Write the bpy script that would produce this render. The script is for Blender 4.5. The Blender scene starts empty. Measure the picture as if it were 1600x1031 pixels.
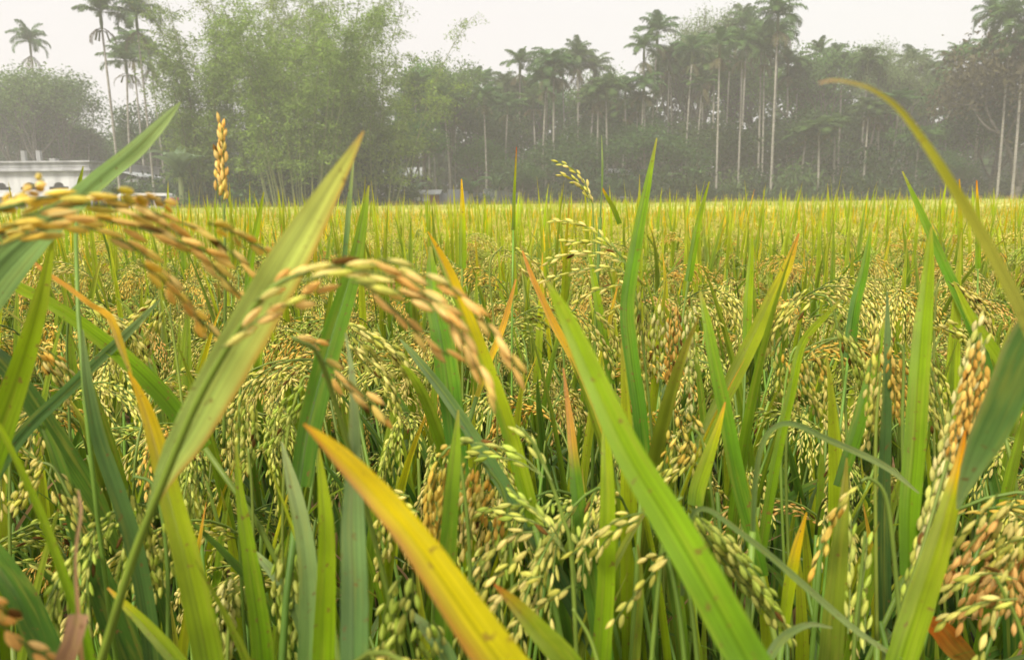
import bpy, math, random
import numpy as np
from mathutils import Vector, Matrix, Euler, noise
R = math.radians
rnd = random.Random(7)
SC = bpy.context.scene
COL = SC.collection

# ------------------------------------------------------------------ camera
F = 1180.0                       # focal length in photo pixels (1600 wide)
CAM = Vector((0, 0, 1.12))
camd = bpy.data.cameras.new('camera')
camd.sensor_width = 36.0
camd.lens = 36.0 * F / 1600.0
camd.clip_start = 0.02
camd.clip_end = 2000
camd.dof.use_dof = True
camd.dof.focus_distance = 1.0
camd.dof.aperture_fstop = 13.0
cam = bpy.data.objects.new('camera', camd)
COL.objects.link(cam)
RM = Matrix.Rotation(R(90 - 9.6), 3, 'X') @ Matrix.Rotation(R(-0.6), 3, 'Z')
cam.matrix_world = Matrix.Translation(CAM) @ RM.to_4x4()
SC.camera = cam
FWD = RM @ Vector((0, 0, -1))

def at(x, y, d):
    """pixel of the 1600x1031 photograph and depth along the view axis -> world point"""
    return CAM + RM @ Vector(((x - 800) * d / F, -(y - 515.5) * d / F, -d))

def atY(x, y, Y):
    v = RM @ Vector(((x - 800) / F, -(y - 515.5) / F, -1))
    return CAM + v * ((Y - CAM.y) / v.y)

# ------------------------------------------------------------------ world and light
HAZE = 0.0037
SUN_EL, SUN_AZ = R(52), R(-150)       # azimuth from +Y (ahead), negative = to the left
w = bpy.data.worlds.new('World')
SC.world = w
w.use_nodes = True
nt = w.node_tree
nt.nodes.clear()
out = nt.nodes.new('ShaderNodeOutputWorld')
bg = nt.nodes.new('ShaderNodeBackground')
sky = nt.nodes.new('ShaderNodeTexSky')
sky.sky_type = 'NISHITA'
sky.sun_disc = False
sky.sun_elevation = SUN_EL
sky.sun_rotation = SUN_AZ
sky.dust_density = 6
mx = nt.nodes.new('ShaderNodeMixRGB')
mx.inputs[0].default_value = 0.88
tc = nt.nodes.new('ShaderNodeTexCoord')
cn = nt.nodes.new('ShaderNodeTexNoise')
cn.inputs['Scale'].default_value = 1.3
cn.inputs['Detail'].default_value = 3
cr = nt.nodes.new('ShaderNodeValToRGB')
cr.color_ramp.elements[0].position = 0.35
cr.color_ramp.elements[0].color = (5.75, 5.3, 5.25, 1)
cr.color_ramp.elements[1].position = 0.65
cr.color_ramp.elements[1].color = (5.75, 5.6, 5.4, 1)
nt.links.new(tc.outputs['Generated'], cn.inputs['Vector'])
nt.links.new(cn.outputs['Fac'], cr.inputs['Fac'])
nt.links.new(sky.outputs[0], mx.inputs[1])
nt.links.new(cr.outputs[0], mx.inputs[2])
nt.links.new(mx.outputs[0], bg.inputs['Color'])
bg.inputs['Strength'].default_value = 0.10
nt.links.new(bg.outputs[0], out.inputs['Surface'])

sd = bpy.data.lights.new('sun', 'SUN')
sd.energy = 3.3
sd.angle = R(18)
sd.color = (1.0, 0.92, 0.78)
sun = bpy.data.objects.new('sun', sd)
COL.objects.link(sun)
sdir = Vector((math.sin(SUN_AZ) * math.cos(SUN_EL), math.cos(SUN_AZ) * math.cos(SUN_EL), math.sin(SUN_EL)))
sun.rotation_euler = sdir.to_track_quat('Z', 'Y').to_euler()

SC.view_settings.view_transform = 'Standard'
SC.view_settings.look = 'None'
SC.view_settings.exposure = 0.88
SC.view_settings.gamma = 1.0
SC.cycles.max_bounces = 6
SC.cycles.diffuse_bounces = 3
SC.cycles.glossy_bounces = 2
SC.cycles.transmission_bounces = 3
SC.cycles.volume_bounces = 1
SC.cycles.transparent_max_bounces = 4
SC.cycles.caustics_reflective = False
SC.cycles.caustics_refractive = False

# ------------------------------------------------------------------ helpers
def lin(c):
    return tuple((v / 255 / 12.92) if v / 255 <= 0.04045 else ((v / 255 + 0.055) / 1.055) ** 2.4 for v in c)

class MB:
    """collects geometry; build() links it as one mesh object"""
    def __init__(s):
        s.v, s.f, s.c, s.l, s.m = [], [], [], [], []
        s.n = 0
    def add(s, vs, fs, col=(1, 1, 1), luv=None, mi=0):
        """col: one colour or one per vertex"""
        n = s.n
        s.v.extend([tuple(p) for p in vs])
        s.f.extend([tuple(i + n for i in f) for f in fs])
        s.m.extend([mi] * len(fs))
        if len(col) == 3 and not hasattr(col[0], '__len__'):
            s.c.extend([col] * len(vs))
        else:
            s.c.extend(col)
        s.l.extend(luv if luv is not None else [(0, 0, 0)] * len(vs))
        s.n += len(vs)
    def merge(s, o, M, tint=None):
        n = s.n
        s.v.extend([tuple(M @ Vector(p)) for p in o.v])
        s.f.extend([tuple(i + n for i in f) for f in o.f])
        s.m.extend(o.m)
        s.c.extend(o.c if tint is None else [tuple(a * b for a, b in zip(c, tint)) for c in o.c])
        s.l.extend(o.l)
        s.n += len(o.v)
    def mesh(s, name, mats, smooth=True):
        me = bpy.data.meshes.new(name)
        me.from_pydata(s.v, [], s.f)
        a = me.attributes.new('col', 'FLOAT_COLOR', 'POINT')
        arr = np.ones((len(s.v), 4), dtype=np.float32)
        arr[:, :3] = np.array(s.c, dtype=np.float32)
        a.data.foreach_set('color', arr.ravel())
        b = me.attributes.new('luv', 'FLOAT_VECTOR', 'POINT')
        b.data.foreach_set('vector', np.array(s.l, dtype=np.float32).ravel())
        for m in (mats if isinstance(mats, (list, tuple)) else [mats]):
            me.materials.append(m)
        me.polygons.foreach_set('material_index', s.m)
        me.polygons.foreach_set('use_smooth', [smooth] * len(s.f))
        me.update()
        return me
    def build(s, name, mats, parent=None, smooth=True):
        return link(name, s.mesh(name, mats, smooth), parent)

def link(name, me, parent=None, M=None):
    o = bpy.data.objects.new(name, me)
    COL.objects.link(o)
    if parent:
        o.parent = parent
    if M is not None:
        o.matrix_local = M
    return o

def tag(o, label=None, cat=None, group=None, kind=None):
    if label: o['label'] = label
    if cat: o['category'] = cat
    if group: o['group'] = group
    if kind: o['kind'] = kind
    return o

def empty(name, loc=(0, 0, 0), rz=0, label=None, cat=None, group=None):
    o = bpy.data.objects.new(name, None)
    o.empty_display_size = 0.1
    COL.objects.link(o)
    o.location = loc
    o.rotation_euler = (0, 0, rz)
    return tag(o, label, cat, group)

def copy_tree(o, parent=None):
    c = o.copy()
    COL.objects.link(c)
    c.parent = parent
    for ch in o.children:
        copy_tree(ch, c)
    return c

def crv(pts, n):
    """Catmull-Rom through tuples of any length, n samples"""
    P = [np.array(p, dtype=float) for p in pts]
    P = [2 * P[0] - P[1]] + P + [2 * P[-1] - P[-2]]
    res = []
    segs = len(P) - 3
    for i in range(n):
        t = i / (n - 1) * segs
        k = min(int(t), segs - 1)
        u = t - k
        a, b, c, d = P[k], P[k + 1], P[k + 2], P[k + 3]
        res.append(0.5 * ((2 * b) + (-a + c) * u + (2 * a - 5 * b + 4 * c - d) * u * u + (-a + 3 * b - 3 * c + d) * u ** 3))
    return res

def box(mb, x0, x1, y0, y1, z0, z1, col=(1, 1, 1), mi=0):
    vs = [(x0, y0, z0), (x1, y0, z0), (x1, y1, z0), (x0, y1, z0), (x0, y0, z1), (x1, y0, z1), (x1, y1, z1), (x0, y1, z1)]
    # separate faces so that shading stays flat
    fs = [(0, 3, 2, 1), (4, 5, 6, 7), (0, 1, 5, 4), (1, 2, 6, 5), (2, 3, 7, 6), (3, 0, 4, 7)]
    for f in fs:
        mb.add([vs[i] for i in f], [(0, 1, 2, 3)], col, mi=mi)

def tube(mb, pts, rads, sides=6, col=(1, 1, 1), cols=None, mi=0, cap=True):
    n = len(pts)
    pts = [Vector(p) for p in pts]
    vs, cc, lu = [], [], []
    up = None
    for i, p in enumerate(pts):
        t = (pts[min(i + 1, n - 1)] - pts[max(i - 1, 0)]).normalized()
        if up is None:
            a = Vector((0, 0, 1)) if abs(t.z) < 0.9 else Vector((1, 0, 0))
            up = t.cross(a).normalized()
        up = (up - t * up.dot(t)).normalized()
        b = t.cross(up)
        for k in range(sides):
            an = 2 * math.pi * k / sides
            vs.append(p + (up * math.cos(an) + b * math.sin(an)) * rads[i])
            cc.append(cols[i] if cols else col)
            lu.append((k / sides, i / max(n - 1, 1), 0))
    fs = []
    for i in range(n - 1):
        for k in range(sides):
            k2 = (k + 1) % sides
            fs.append((i * sides + k, i * sides + k2, (i + 1) * sides + k2, (i + 1) * sides + k))
    if cap:
        fs.append(tuple(range(sides))[::-1])
        fs.append(tuple((n - 1) * sides + k for k in range(sides)))
    mb.add(vs, fs, cc, lu, mi)

# ------------------------------------------------------------------ materials
def newmat(name):
    m = bpy.data.materials.new(name)
    m.use_nodes = True
    t = m.node_tree
    t.nodes.clear()
    o = t.nodes.new('ShaderNodeOutputMaterial')
    return m, t, o

def N(t, kind, **kw):
    n = t.nodes.new(kind)
    for k, v in kw.items():
        setattr(n, k, v)
    return n

def leafmat(name, trans=0.5, rough=0.42, veins=True, hue=0.02, val=0.25, spots=True, nscale=30.0, spec=0.35, tsat=1.15):
    m, t, o = newmat(name)
    L = t.links.new
    at_ = N(t, 'ShaderNodeAttribute', attribute_name='col')
    oi = N(t, 'ShaderNodeObjectInfo')
    hs = N(t, 'ShaderNodeHueSaturation')
    mr = N(t, 'ShaderNodeMapRange'); mr.inputs[3].default_value = 0.5 - hue; mr.inputs[4].default_value = 0.5 + hue
    L(oi.outputs['Random'], mr.inputs[0]); L(mr.outputs[0], hs.inputs['Hue'])
    wn = N(t, 'ShaderNodeMath', operation='MULTIPLY'); wn.inputs[1].default_value = 7.31
    fr = N(t, 'ShaderNodeMath', operation='FRACT')
    mr2 = N(t, 'ShaderNodeMapRange'); mr2.inputs[3].default_value = 1 - val; mr2.inputs[4].default_value = 1 + val
    L(oi.outputs['Random'], wn.inputs[0]); L(wn.outputs[0], fr.inputs[0]); L(fr.outputs[0], mr2.inputs[0]); L(mr2.outputs[0], hs.inputs['Value'])
    L(at_.outputs['Color'], hs.inputs['Color'])
    cur = hs.outputs[0]
    tcn = N(t, 'ShaderNodeTexCoord')
    if spots:
        nz = N(t, 'ShaderNodeTexNoise'); nz.inputs['Scale'].default_value = nscale; nz.inputs['Detail'].default_value = 4
        L(tcn.outputs['Object'], nz.inputs['Vector'])
        r = N(t, 'ShaderNodeMapRange'); r.inputs[1].default_value = 0.3; r.inputs[2].default_value = 0.75; r.inputs[3].default_value = 0.8; r.inputs[4].default_value = 1.2
        L(nz.outputs['Fac'], r.inputs[0])
        mm = N(t, 'ShaderNodeMixRGB', blend_type='MULTIPLY'); mm.inputs[0].default_value = 1
        L(cur, mm.inputs[1]); L(r.outputs[0], mm.inputs[2]); cur = mm.outputs[0]
    bump = None
    if veins:
        lu = N(t, 'ShaderNodeAttribute', attribute_name='luv')
        sx = N(t, 'ShaderNodeSeparateXYZ'); L(lu.outputs['Vector'], sx.inputs[0])
        # fine parallel veins: noise stretched along the blade
        cb = N(t, 'ShaderNodeCombineXYZ')
        a = N(t, 'ShaderNodeMath', operation='MULTIPLY'); a.inputs[1].default_value = 14
        b = N(t, 'ShaderNodeMath', operation='MULTIPLY'); b.inputs[1].default_value = 1.5
        L(sx.outputs['X'], a.inputs[0]); L(sx.outputs['Y'], b.inputs[0]); L(a.outputs[0], cb.inputs[0]); L(b.outputs[0], cb.inputs[1])
        L(oi.outputs['Random'], cb.inputs[2])
        vn = N(t, 'ShaderNodeTexNoise'); vn.inputs['Scale'].default_value = 1.3; vn.inputs['Detail'].default_value = 2
        L(cb.outputs[0], vn.inputs['Vector'])
        r = N(t, 'ShaderNodeMapRange'); r.inputs[1].default_value = 0.35; r.inputs[2].default_value = 0.65; r.inputs[3].default_value = 0.74; r.inputs[4].default_value = 1.2
        L(vn.outputs['Fac'], r.inputs[0])
        mm = N(t, 'ShaderNodeMixRGB', blend_type='MULTIPLY'); mm.inputs[0].default_value = 1
        L(cur, mm.inputs[1]); L(r.outputs[0], mm.inputs[2]); cur = mm.outputs[0]
        # patchy yellowing, long along the blade
        cb3 = N(t, 'ShaderNodeCombineXYZ')
        a3 = N(t, 'ShaderNodeMath', operation='MULTIPLY'); a3.inputs[1].default_value = 2.2
        b3 = N(t, 'ShaderNodeMath', operation='MULTIPLY'); b3.inputs[1].default_value = 4
        L(sx.outputs['X'], a3.inputs[0]); L(sx.outputs['Y'], b3.inputs[0]); L(a3.outputs[0], cb3.inputs[0]); L(b3.outputs[0], cb3.inputs[1]); L(sx.outputs['Z'], cb3.inputs[2])
        pn_ = N(t, 'ShaderNodeTexNoise'); pn_.inputs['Scale'].default_value = 1.0; pn_.inputs['Detail'].default_value = 5
        L(cb3.outputs[0], pn_.inputs['Vector'])
        pr_ = N(t, 'ShaderNodeMapRange'); pr_.inputs[1].default_value = 0.5; pr_.inputs[2].default_value = 0.75; pr_.inputs[3].default_value = 0; pr_.inputs[4].default_value = 0.32
        L(pn_.outputs['Fac'], pr_.inputs[0])
        my = N(t, 'ShaderNodeMixRGB'); my.inputs[2].default_value = (0.50, 0.46, 0.06, 1)
        L(pr_.outputs[0], my.inputs[0]); L(cur, my.inputs[1]); cur = my.outputs[0]
        # brown flecks
        fl = N(t, 'ShaderNodeTexNoise'); fl.inputs['Scale'].default_value = 260; fl.inputs['Detail'].default_value = 2
        L(tcn.outputs['Object'], fl.inputs['Vector'])
        fr2 = N(t, 'ShaderNodeMapRange'); fr2.inputs[1].default_value = 0.66; fr2.inputs[2].default_value = 0.72; fr2.inputs[3].default_value = 0; fr2.inputs[4].default_value = 0.7
        L(fl.outputs['Fac'], fr2.inputs[0])
        mf = N(t, 'ShaderNodeMixRGB'); mf.inputs[2].default_value = (0.22, 0.10, 0.03, 1)
        L(fr2.outputs[0], mf.inputs[0]); L(cur, mf.inputs[1]); cur = mf.outputs[0]
        wv = N(t, 'ShaderNodeMath', operation='MULTIPLY'); wv.inputs[1].default_value = 75
        sn = N(t, 'ShaderNodeMath', operation='SINE'); L(sx.outputs['X'], wv.inputs[0]); L(wv.outputs[0], sn.inputs[0])
        bump = N(t, 'ShaderNodeBump'); bump.inputs['Strength'].default_value = 0.5; bump.inputs['Distance'].default_value = 0.0004
        L(sn.outputs[0], bump.inputs['Height'])
    p = N(t, 'ShaderNodeBsdfPrincipled')
    p.inputs['Roughness'].default_value = rough
    p.inputs['Specular IOR Level'].default_value = spec
    L(cur, p.inputs['Base Color'])
    tr = N(t, 'ShaderNodeBsdfTranslucent')
    hs2 = N(t, 'ShaderNodeHueSaturation'); hs2.inputs['Saturation'].default_value = tsat; hs2.inputs['Value'].default_value = 1.15
    L(cur, hs2.inputs['Color']); L(hs2.outputs[0], tr.inputs['Color'])
    if bump:
        L(bump.outputs[0], p.inputs['Normal'])
    mix = N(t, 'ShaderNodeMixShader'); mix.inputs[0].default_value = trans
    L(p.outputs[0], mix.inputs[1]); L(tr.outputs[0], mix.inputs[2]); L(mix.outputs[0], o.inputs['Surface'])
    return m

def grainmat():
    m, t, o = newmat('rice_grain')
    L = t.links.new
    a = N(t, 'ShaderNodeAttribute', attribute_name='col')
    oi = N(t, 'ShaderNodeObjectInfo')
    hs = N(t, 'ShaderNodeHueSaturation')
    mr = N(t, 'ShaderNodeMapRange'); mr.inputs[3].default_value = 0.498; mr.inputs[4].default_value = 0.516
    L(oi.outputs['Random'], mr.inputs[0]); L(mr.outputs[0], hs.inputs['Hue']); L(a.outputs['Color'], hs.inputs['Color'])
    tcn = N(t, 'ShaderNodeTexCoord')
    nz = N(t, 'ShaderNodeTexNoise'); nz.inputs['Scale'].default_value = 260; nz.inputs['Detail'].default_value = 3
    L(tcn.outputs['Object'], nz.inputs['Vector'])
    r = N(t, 'ShaderNodeMapRange'); r.inputs[1].default_value = 0.3; r.inputs[2].default_value = 0.7; r.inputs[3].default_value = 0.85; r.inputs[4].default_value = 1.15
    L(nz.outputs['Fac'], r.inputs[0])
    mm = N(t, 'ShaderNodeMixRGB', blend_type='MULTIPLY'); mm.inputs[0].default_value = 1
    L(hs.outputs[0], mm.inputs[1]); L(r.outputs[0], mm.inputs[2])
    p = N(t, 'ShaderNodeBsdfPrincipled'); p.inputs['Roughness'].default_value = 0.8; p.inputs['Specular IOR Level'].default_value = 0.12
    L(mm.outputs[0], p.inputs['Base Color'])
    lu = N(t, 'ShaderNodeAttribute', attribute_name='luv')
    sx = N(t, 'ShaderNodeSeparateXYZ'); L(lu.outputs['Vector'], sx.inputs[0])
    wv = N(t, 'ShaderNodeMath', operation='MULTIPLY'); wv.inputs[1].default_value = 2 * math.pi * 7
    sn = N(t, 'ShaderNodeMath', operation='SINE'); L(sx.outputs['X'], wv.inputs[0]); L(wv.outputs[0], sn.inputs[0])
    b = N(t, 'ShaderNodeBump'); b.inputs['Strength'].default_value = 0.5; b.inputs['Distance'].default_value = 0.0004
    L(sn.outputs[0], b.inputs['Height']); L(b.outputs[0], p.inputs['Normal'])
    tr = N(t, 'ShaderNodeBsdfTranslucent'); L(mm.outputs[0], tr.inputs['Color'])
    mix = N(t, 'ShaderNodeMixShader'); mix.inputs[0].default_value = 0.40
    L(p.outputs[0], mix.inputs[1]); L(tr.outputs[0], mix.inputs[2]); L(mix.outputs[0], o.inputs['Surface'])
    return m

def rough_mat(name, c1, c2, scale=3.0, rough=0.9, bump=0.3, detail=6, stretch=(1, 1, 1), dist=0.02, attr=False):
    m, t, o = newmat(name)
    L = t.links.new
    tcn = N(t, 'ShaderNodeTexCoord')
    mp = N(t, 'ShaderNodeMapping'); mp.inputs['Scale'].default_value = stretch
    L(tcn.outputs['Object'], mp.inputs[0])
    nz = N(t, 'ShaderNodeTexNoise'); nz.inputs['Scale'].default_value = scale; nz.inputs['Detail'].default_value = detail
    L(mp.outputs[0], nz.inputs['Vector'])
    cr = N(t, 'ShaderNodeValToRGB')
    cr.color_ramp.elements[0].position = 0.3; cr.color_ramp.elements[0].color = (*c1, 1)
    cr.color_ramp.elements[1].position = 0.7; cr.color_ramp.elements[1].color = (*c2, 1)
    L(nz.outputs['Fac'], cr.inputs[0])
    cur = cr.outputs[0]
    if attr:
        a = N(t, 'ShaderNodeAttribute', attribute_name='col')
        mm = N(t, 'ShaderNodeMixRGB', blend_type='MULTIPLY'); mm.inputs[0].default_value = 1
        L(cur, mm.inputs[1]); L(a.outputs['Color'], mm.inputs[2]); cur = mm.outputs[0]
    p = N(t, 'ShaderNodeBsdfPrincipled'); p.inputs['Roughness'].default_value = rough; p.inputs['Specular IOR Level'].default_value = 0.25
    L(cur, p.inputs['Base Color'])
    b = N(t, 'ShaderNodeBump'); b.inputs['Strength'].default_value = bump; b.inputs['Distance'].default_value = dist
    L(nz.outputs['Fac'], b.inputs['Height']); L(b.outputs[0], p.inputs['Normal'])
    L(p.outputs[0], o.inputs['Surface'])
    return m

M_LEAF = leafmat('rice_leaf', hue=0.008, val=0.14, tsat=1.0)
M_FIELD = leafmat('rice_far', veins=False, spots=False, hue=0.012, val=0.15, rough=0.6, spec=0.2)
M_STEM = leafmat('rice_stem', trans=0.15, veins=False, rough=0.5)
M_GRAIN = grainmat()
M_TLEAF = leafmat('tree_leaf', trans=0.35, veins=False, spots=True, nscale=0.35, hue=0.015, val=0.18, rough=0.55, spec=0.25, tsat=1.0)
M_BARK = rough_mat('bark', (0.16, 0.15, 0.13), (0.42, 0.40, 0.36), 2.2, stretch=(1, 1, 5), attr=True)
M_SOIL = rough_mat('soil', (0.035, 0.028, 0.018), (0.09, 0.07, 0.045), 3, bump=0.6)

# ------------------------------------------------------------------ ground
mb = MB()
n = 40
for j in range(n + 1):
    for i in range(n + 1):
        x = (i / n - 0.5); y = (j / n)
        X = 900 * x; Y = -20 + 700 * y
        mb.v.append((X, Y, 0.0)); mb.c.append((1, 1, 1)); mb.l.append((0, 0, 0))
mb.n = len(mb.v)
for j in range(n):
    for i in range(n):
        a = j * (n + 1) + i
        mb.f.append((a, a + 1, a + n + 2, a + n + 1)); mb.m.append(0)
tag(mb.build('ground', M_SOIL), 'dark muddy soil under the rice and the trees', kind='structure')

# ------------------------------------------------------------------ rice: leaves
GREEN = [(0, (82, 112, 24)), (0.5, (118, 152, 26)), (1, (152, 172, 44))]
BRIGHT = [(0, (112, 142, 24)), (0.45, (158, 182, 24)), (0.9, (186, 196, 44)), (1, (196, 180, 80))]
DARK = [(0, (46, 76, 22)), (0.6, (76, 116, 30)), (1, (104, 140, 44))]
TEAL = [(0, (64, 94, 38)), (0.6, (98, 132, 66)), (1, (140, 162, 98))]
PALE = [(0, (108, 138, 70)), (0.6, (138, 166, 96)), (1, (170, 188, 124))]
OLIVE = [(0, (84, 108, 24)), (0.7, (134, 152, 40)), (1, (172, 160, 62))]
YELLOW = [(0, (128, 152, 14)), (0.25, (178, 176, 8)), (0.7, (218, 178, 8)), (1, (228, 150, 26))]
ORANGE = [(0, (190, 178, 50)), (0.4, (232, 188, 40)), (1, (230, 162, 76))]
TIPPED = [(0, (104, 136, 22)), (0.6, (164, 182, 22)), (0.84, (208, 196, 30)), (0.93, (228, 184, 50)), (1, (226, 156, 70))]
TAN = [(0, (150, 120, 70)), (1, (204, 164, 124))]
RED = [(0, (96, 128, 18)), (0.55, (146, 168, 18)), (0.85, (176, 150, 30)), (1, (190, 84, 40))]
PALE1 = [(0, (158, 184, 96)), (0.5, (184, 202, 100)), (0.85, (206, 208, 104)), (1, (216, 176, 104))]
TEAL1 = [(0, (96, 136, 62)), (0.5, (138, 166, 98)), (1, (178, 194, 130))]
YELLOW1 = [(0, (214, 206, 4)), (0.6, (232, 204, 4)), (0.9, (238, 190, 20)), (1, (222, 140, 50))]
BRIGHT1 = [(0, (104, 146, 14)), (0.5, (148, 180, 14)), (0.9, (166, 188, 30)), (1, (190, 186, 70))]
GREEN1 = [(0, (72, 114, 20)), (0.5, (104, 150, 24)), (0.9, (142, 174, 40)), (1, (190, 184, 84))]
YTOP = [(0, (112, 146, 14)), (0.45, (166, 182, 10)), (0.65, (214, 190, 8)), (1, (226, 176, 26))]
OTIP = [(0, (70, 112, 22)), (0.62, (100, 142, 24)), (0.76, (212, 160, 60)), (1, (212, 146, 86))]
OTIP1 = [(0, (110, 148, 10)), (0.7, (168, 180, 12)), (0.82, (222, 178, 10)), (1, (232, 140, 30))]
ARC = [(0, (134, 136, 66)), (0.5, (158, 156, 50)), (0.75, (172, 160, 70)), (1, (214, 176, 130))]
TAN1 = [(0, (168, 124, 84)), (1, (214, 170, 134))]
RUST = [(0, (150, 84, 30)), (0.5, (206, 108, 34)), (1, (120, 110, 40))]
PALS = dict(pale1=PALE1, teal1=TEAL1, yellow1=YELLOW1, bright1=BRIGHT1, green1=GREEN1, ytop=YTOP, otip=OTIP, otip1=OTIP1, arc=ARC, tan1=TAN1, rust=RUST,
            green=GREEN, bright=BRIGHT, dark=DARK, teal=TEAL, pale=PALE, olive=OLIVE, yellow=YELLOW, orange=ORANGE, tipped=TIPPED, tan=TAN, red=RED)

def pal(p, v):
    for (a, ca), (b, cb) in zip(p, p[1:]):
        if v <= b:
            t = (v - a) / max(b - a, 1e-6)
            return np.array(lin(ca)) * (1 - t) + np.array(lin(cb)) * t
    return np.array(lin(p[-1][1]))

def strip(mb, pts, sides, widths, palette, fold=0.30, gain=1.0, cross=5, edge=None, wave=0.0, seed=0.0, mi=0, rib=0.8):
    """a leaf blade: centre points, side vectors, full widths; V-folded cross-section"""
    n = len(pts)
    us = {5: (-1, -0.55, 0, 0.55, 1), 3: (-1, 0, 1), 2: (-1, 1), 7: (-1, -0.7, -0.14, 0, 0.14, 0.7, 1)}[cross]
    vs, cc, lu = [], [], []
    for i in range(n):
        p = Vector(pts[i])
        t = (Vector(pts[min(i + 1, n - 1)]) - Vector(pts[max(i - 1, 0)])).normalized()
        s = (sides[i] - t * sides[i].dot(t)).normalized()
        nn = t.cross(s)
        v = i / (n - 1)
        c = pal(palette, v) * gain
        w2 = widths[i] / 2
        for u in us:
            lift = fold * w2 * abs(u) ** 1.2 * 1.3
            if wave and abs(u) > 0.9:
                lift += wave * w2 * math.sin(i * 0.9 + u * 2 + seed)
            vs.append(p + s * (u * w2 * (1 + (.05 * noise.noise(Vector((v * 26 + seed * 3, u, 0))) if abs(u) > .9 else 0))) + nn * lift)
            k = c
            if edge is not None:
                e = max(0.0, min(1.0, (edge[0] * u - edge[1]) / 0.35))
                if e > 0:
                    jag = 0.5 + 0.5 * noise.noise(Vector((v * 9 + seed, u * 2, 0)))
                    e = min(1, e * (0.6 + jag))
                    k = c * (1 - e) + np.array(lin(edge[2])) * e
            if abs(u) < 0.01:
                k = k * rib
            cc.append(tuple(k)); lu.append((u, v, seed))
    m = len(us)
    fs = [(i * m + k, i * m + k + 1, (i + 1) * m + k + 1, (i + 1) * m + k) for i in range(n - 1) for k in range(m - 1)]
    mb.add(vs, fs, cc, lu, mi)

def wprof(v, w, base=0.75):
    """rice blade width along its length: narrow collar, widest at a third, long tapering tip"""
    a = base + (1 - base) * min(1, v / 0.3)
    b = max(0.0, 1 - max(0, (v - 0.35) / 0.65) ** 2.1)
    return w * a * b + 0.0004

def leaf_local(mb, L, w, el0, el1, palette, az=0.0, base=(0, 0, 0), seg=12, cross=5, gain=1.0, rng=rnd, curl=0.0, kink=None):
    """blade from `base`, leaving at elevation el0 and ending at el1 (degrees)"""
    p = Vector(base)
    pts, sides, ws = [], [], []
    tw = rng.uniform(-0.5, 0.5)
    for i in range(seg + 1):
        v = i / seg
        e = el0 + (el1 - el0) * v ** 1.6
        if kink and v > kink[0]:
            e = el1 - kink[1]
        e = R(e)
        a = az + curl * v * v
        d = Vector((math.cos(a) * math.cos(e), math.sin(a) * math.cos(e), math.sin(e)))
        pts.append(p.copy())
        s0 = Vector((-math.sin(a), math.cos(a), 0))
        nn = d.cross(s0)
        sides.append(s0 * math.cos(tw * v) + nn * math.sin(tw * v))
        ws.append(wprof(v, w))
        p = p + d * (L / seg)
    strip(mb, pts, sides, ws, palette, gain=gain, cross=cross, seed=rng.uniform(0, 9))

# ------------------------------------------------------------------ rice: grains
G_CREAM = [(224, 212, 124), (230, 216, 134), (210, 206, 106), (234, 218, 142), (206, 200, 96)]
G_GREEN = [(190, 202, 92), (204, 208, 108), (178, 192, 78), (212, 210, 116), (200, 200, 96)]
G_GOLD = [(232, 200, 102), (228, 190, 92), (234, 206, 116), (224, 184, 84), (222, 200, 100)]
G_TAN = [(238, 200, 126), (232, 190, 114), (240, 208, 138), (228, 180, 104), (234, 204, 118)]
G_WHITE = [(214, 202, 138), (204, 198, 118), (220, 210, 150), (196, 196, 106)]
G_BROWN = [(212, 166, 82), (222, 178, 96), (200, 148, 70), (226, 188, 106)]
GS = dict(cream=G_CREAM, green=G_GREEN, gold=G_GOLD, tan=G_TAN, white=G_WHITE, brown=G_BROWN)

def grain(mb, p, d, L, w, col, lod=0, mi=0, roll=0.0):
    d = Vector(d).normalized()
    a = Vector((0, 0, 1)) if abs(d.z) < 0.9 else Vector((1, 0, 0))
    s = d.cross(a).normalized(); b = d.cross(s)
    s, b = s * math.cos(roll) + b * math.sin(roll), b * math.cos(roll) - s * math.sin(roll)
    p = Vector(p)
    if lod == 2:
        k = 3
        vs = [p] + [p + d * (L * 0.5) + (s * math.cos(2.094 * i) + b * math.sin(2.094 * i)) * w * 0.55 for i in range(3)] + [p + d * L]
        fs = [(0, 2, 1), (0, 3, 2), (0, 1, 3), (4, 1, 2), (4, 2, 3), (4, 3, 1)]
        mb.add(vs, fs, col, None, mi)
        return
    prof = [(0.10, 0.45), (0.32, 0.92), (0.58, 1.0), (0.82, 0.62)] if lod == 1 else [(0.03, 0.22), (0.14, 0.6), (0.32, 0.93), (0.5, 1.0), (0.68, 0.86), (0.84, 0.5), (0.94, 0.2)]
    k = 5 if lod == 1 else 8
    vs, lu, cc = [p], [(0, 0, 0)], [tuple(c * 0.85 for c in col)]
    for (t, r) in prof:
        for i in range(k):
            an = 2 * math.pi * i / k
            vs.append(p + d * (L * t) + s * (math.cos(an) * w * 0.5 * r) + b * (math.sin(an) * w * 0.36 * r + w * 0.10 * math.sin(math.pi * t)))
            lu.append((i / k, t, 0))
            f = 0.85 + 0.2 * t if t < 0.8 else 0.95 - 0.5 * (t - 0.8)
            cc.append(tuple(c * f for c in col))
    vs.append(p + d * L); lu.append((0, 1, 0)); cc.append(tuple(c * 0.75 for c in col))
    e = len(vs) - 1
    fs = [(0, 1 + (i + 1) % k, 1 + i) for i in range(k)]
    for j in range(len(prof) - 1):
        for i in range(k):
            i2 = (i + 1) % k
            fs.append((1 + j * k + i, 1 + j * k + i2, 1 + (j + 1) * k + i2, 1 + (j + 1) * k + i))
    o = 1 + (len(prof) - 1) * k
    fs += [(o + i, o + (i + 1) % k, e) for i in range(k)]
    mb.add(vs, fs, cc, lu, mi)

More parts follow.
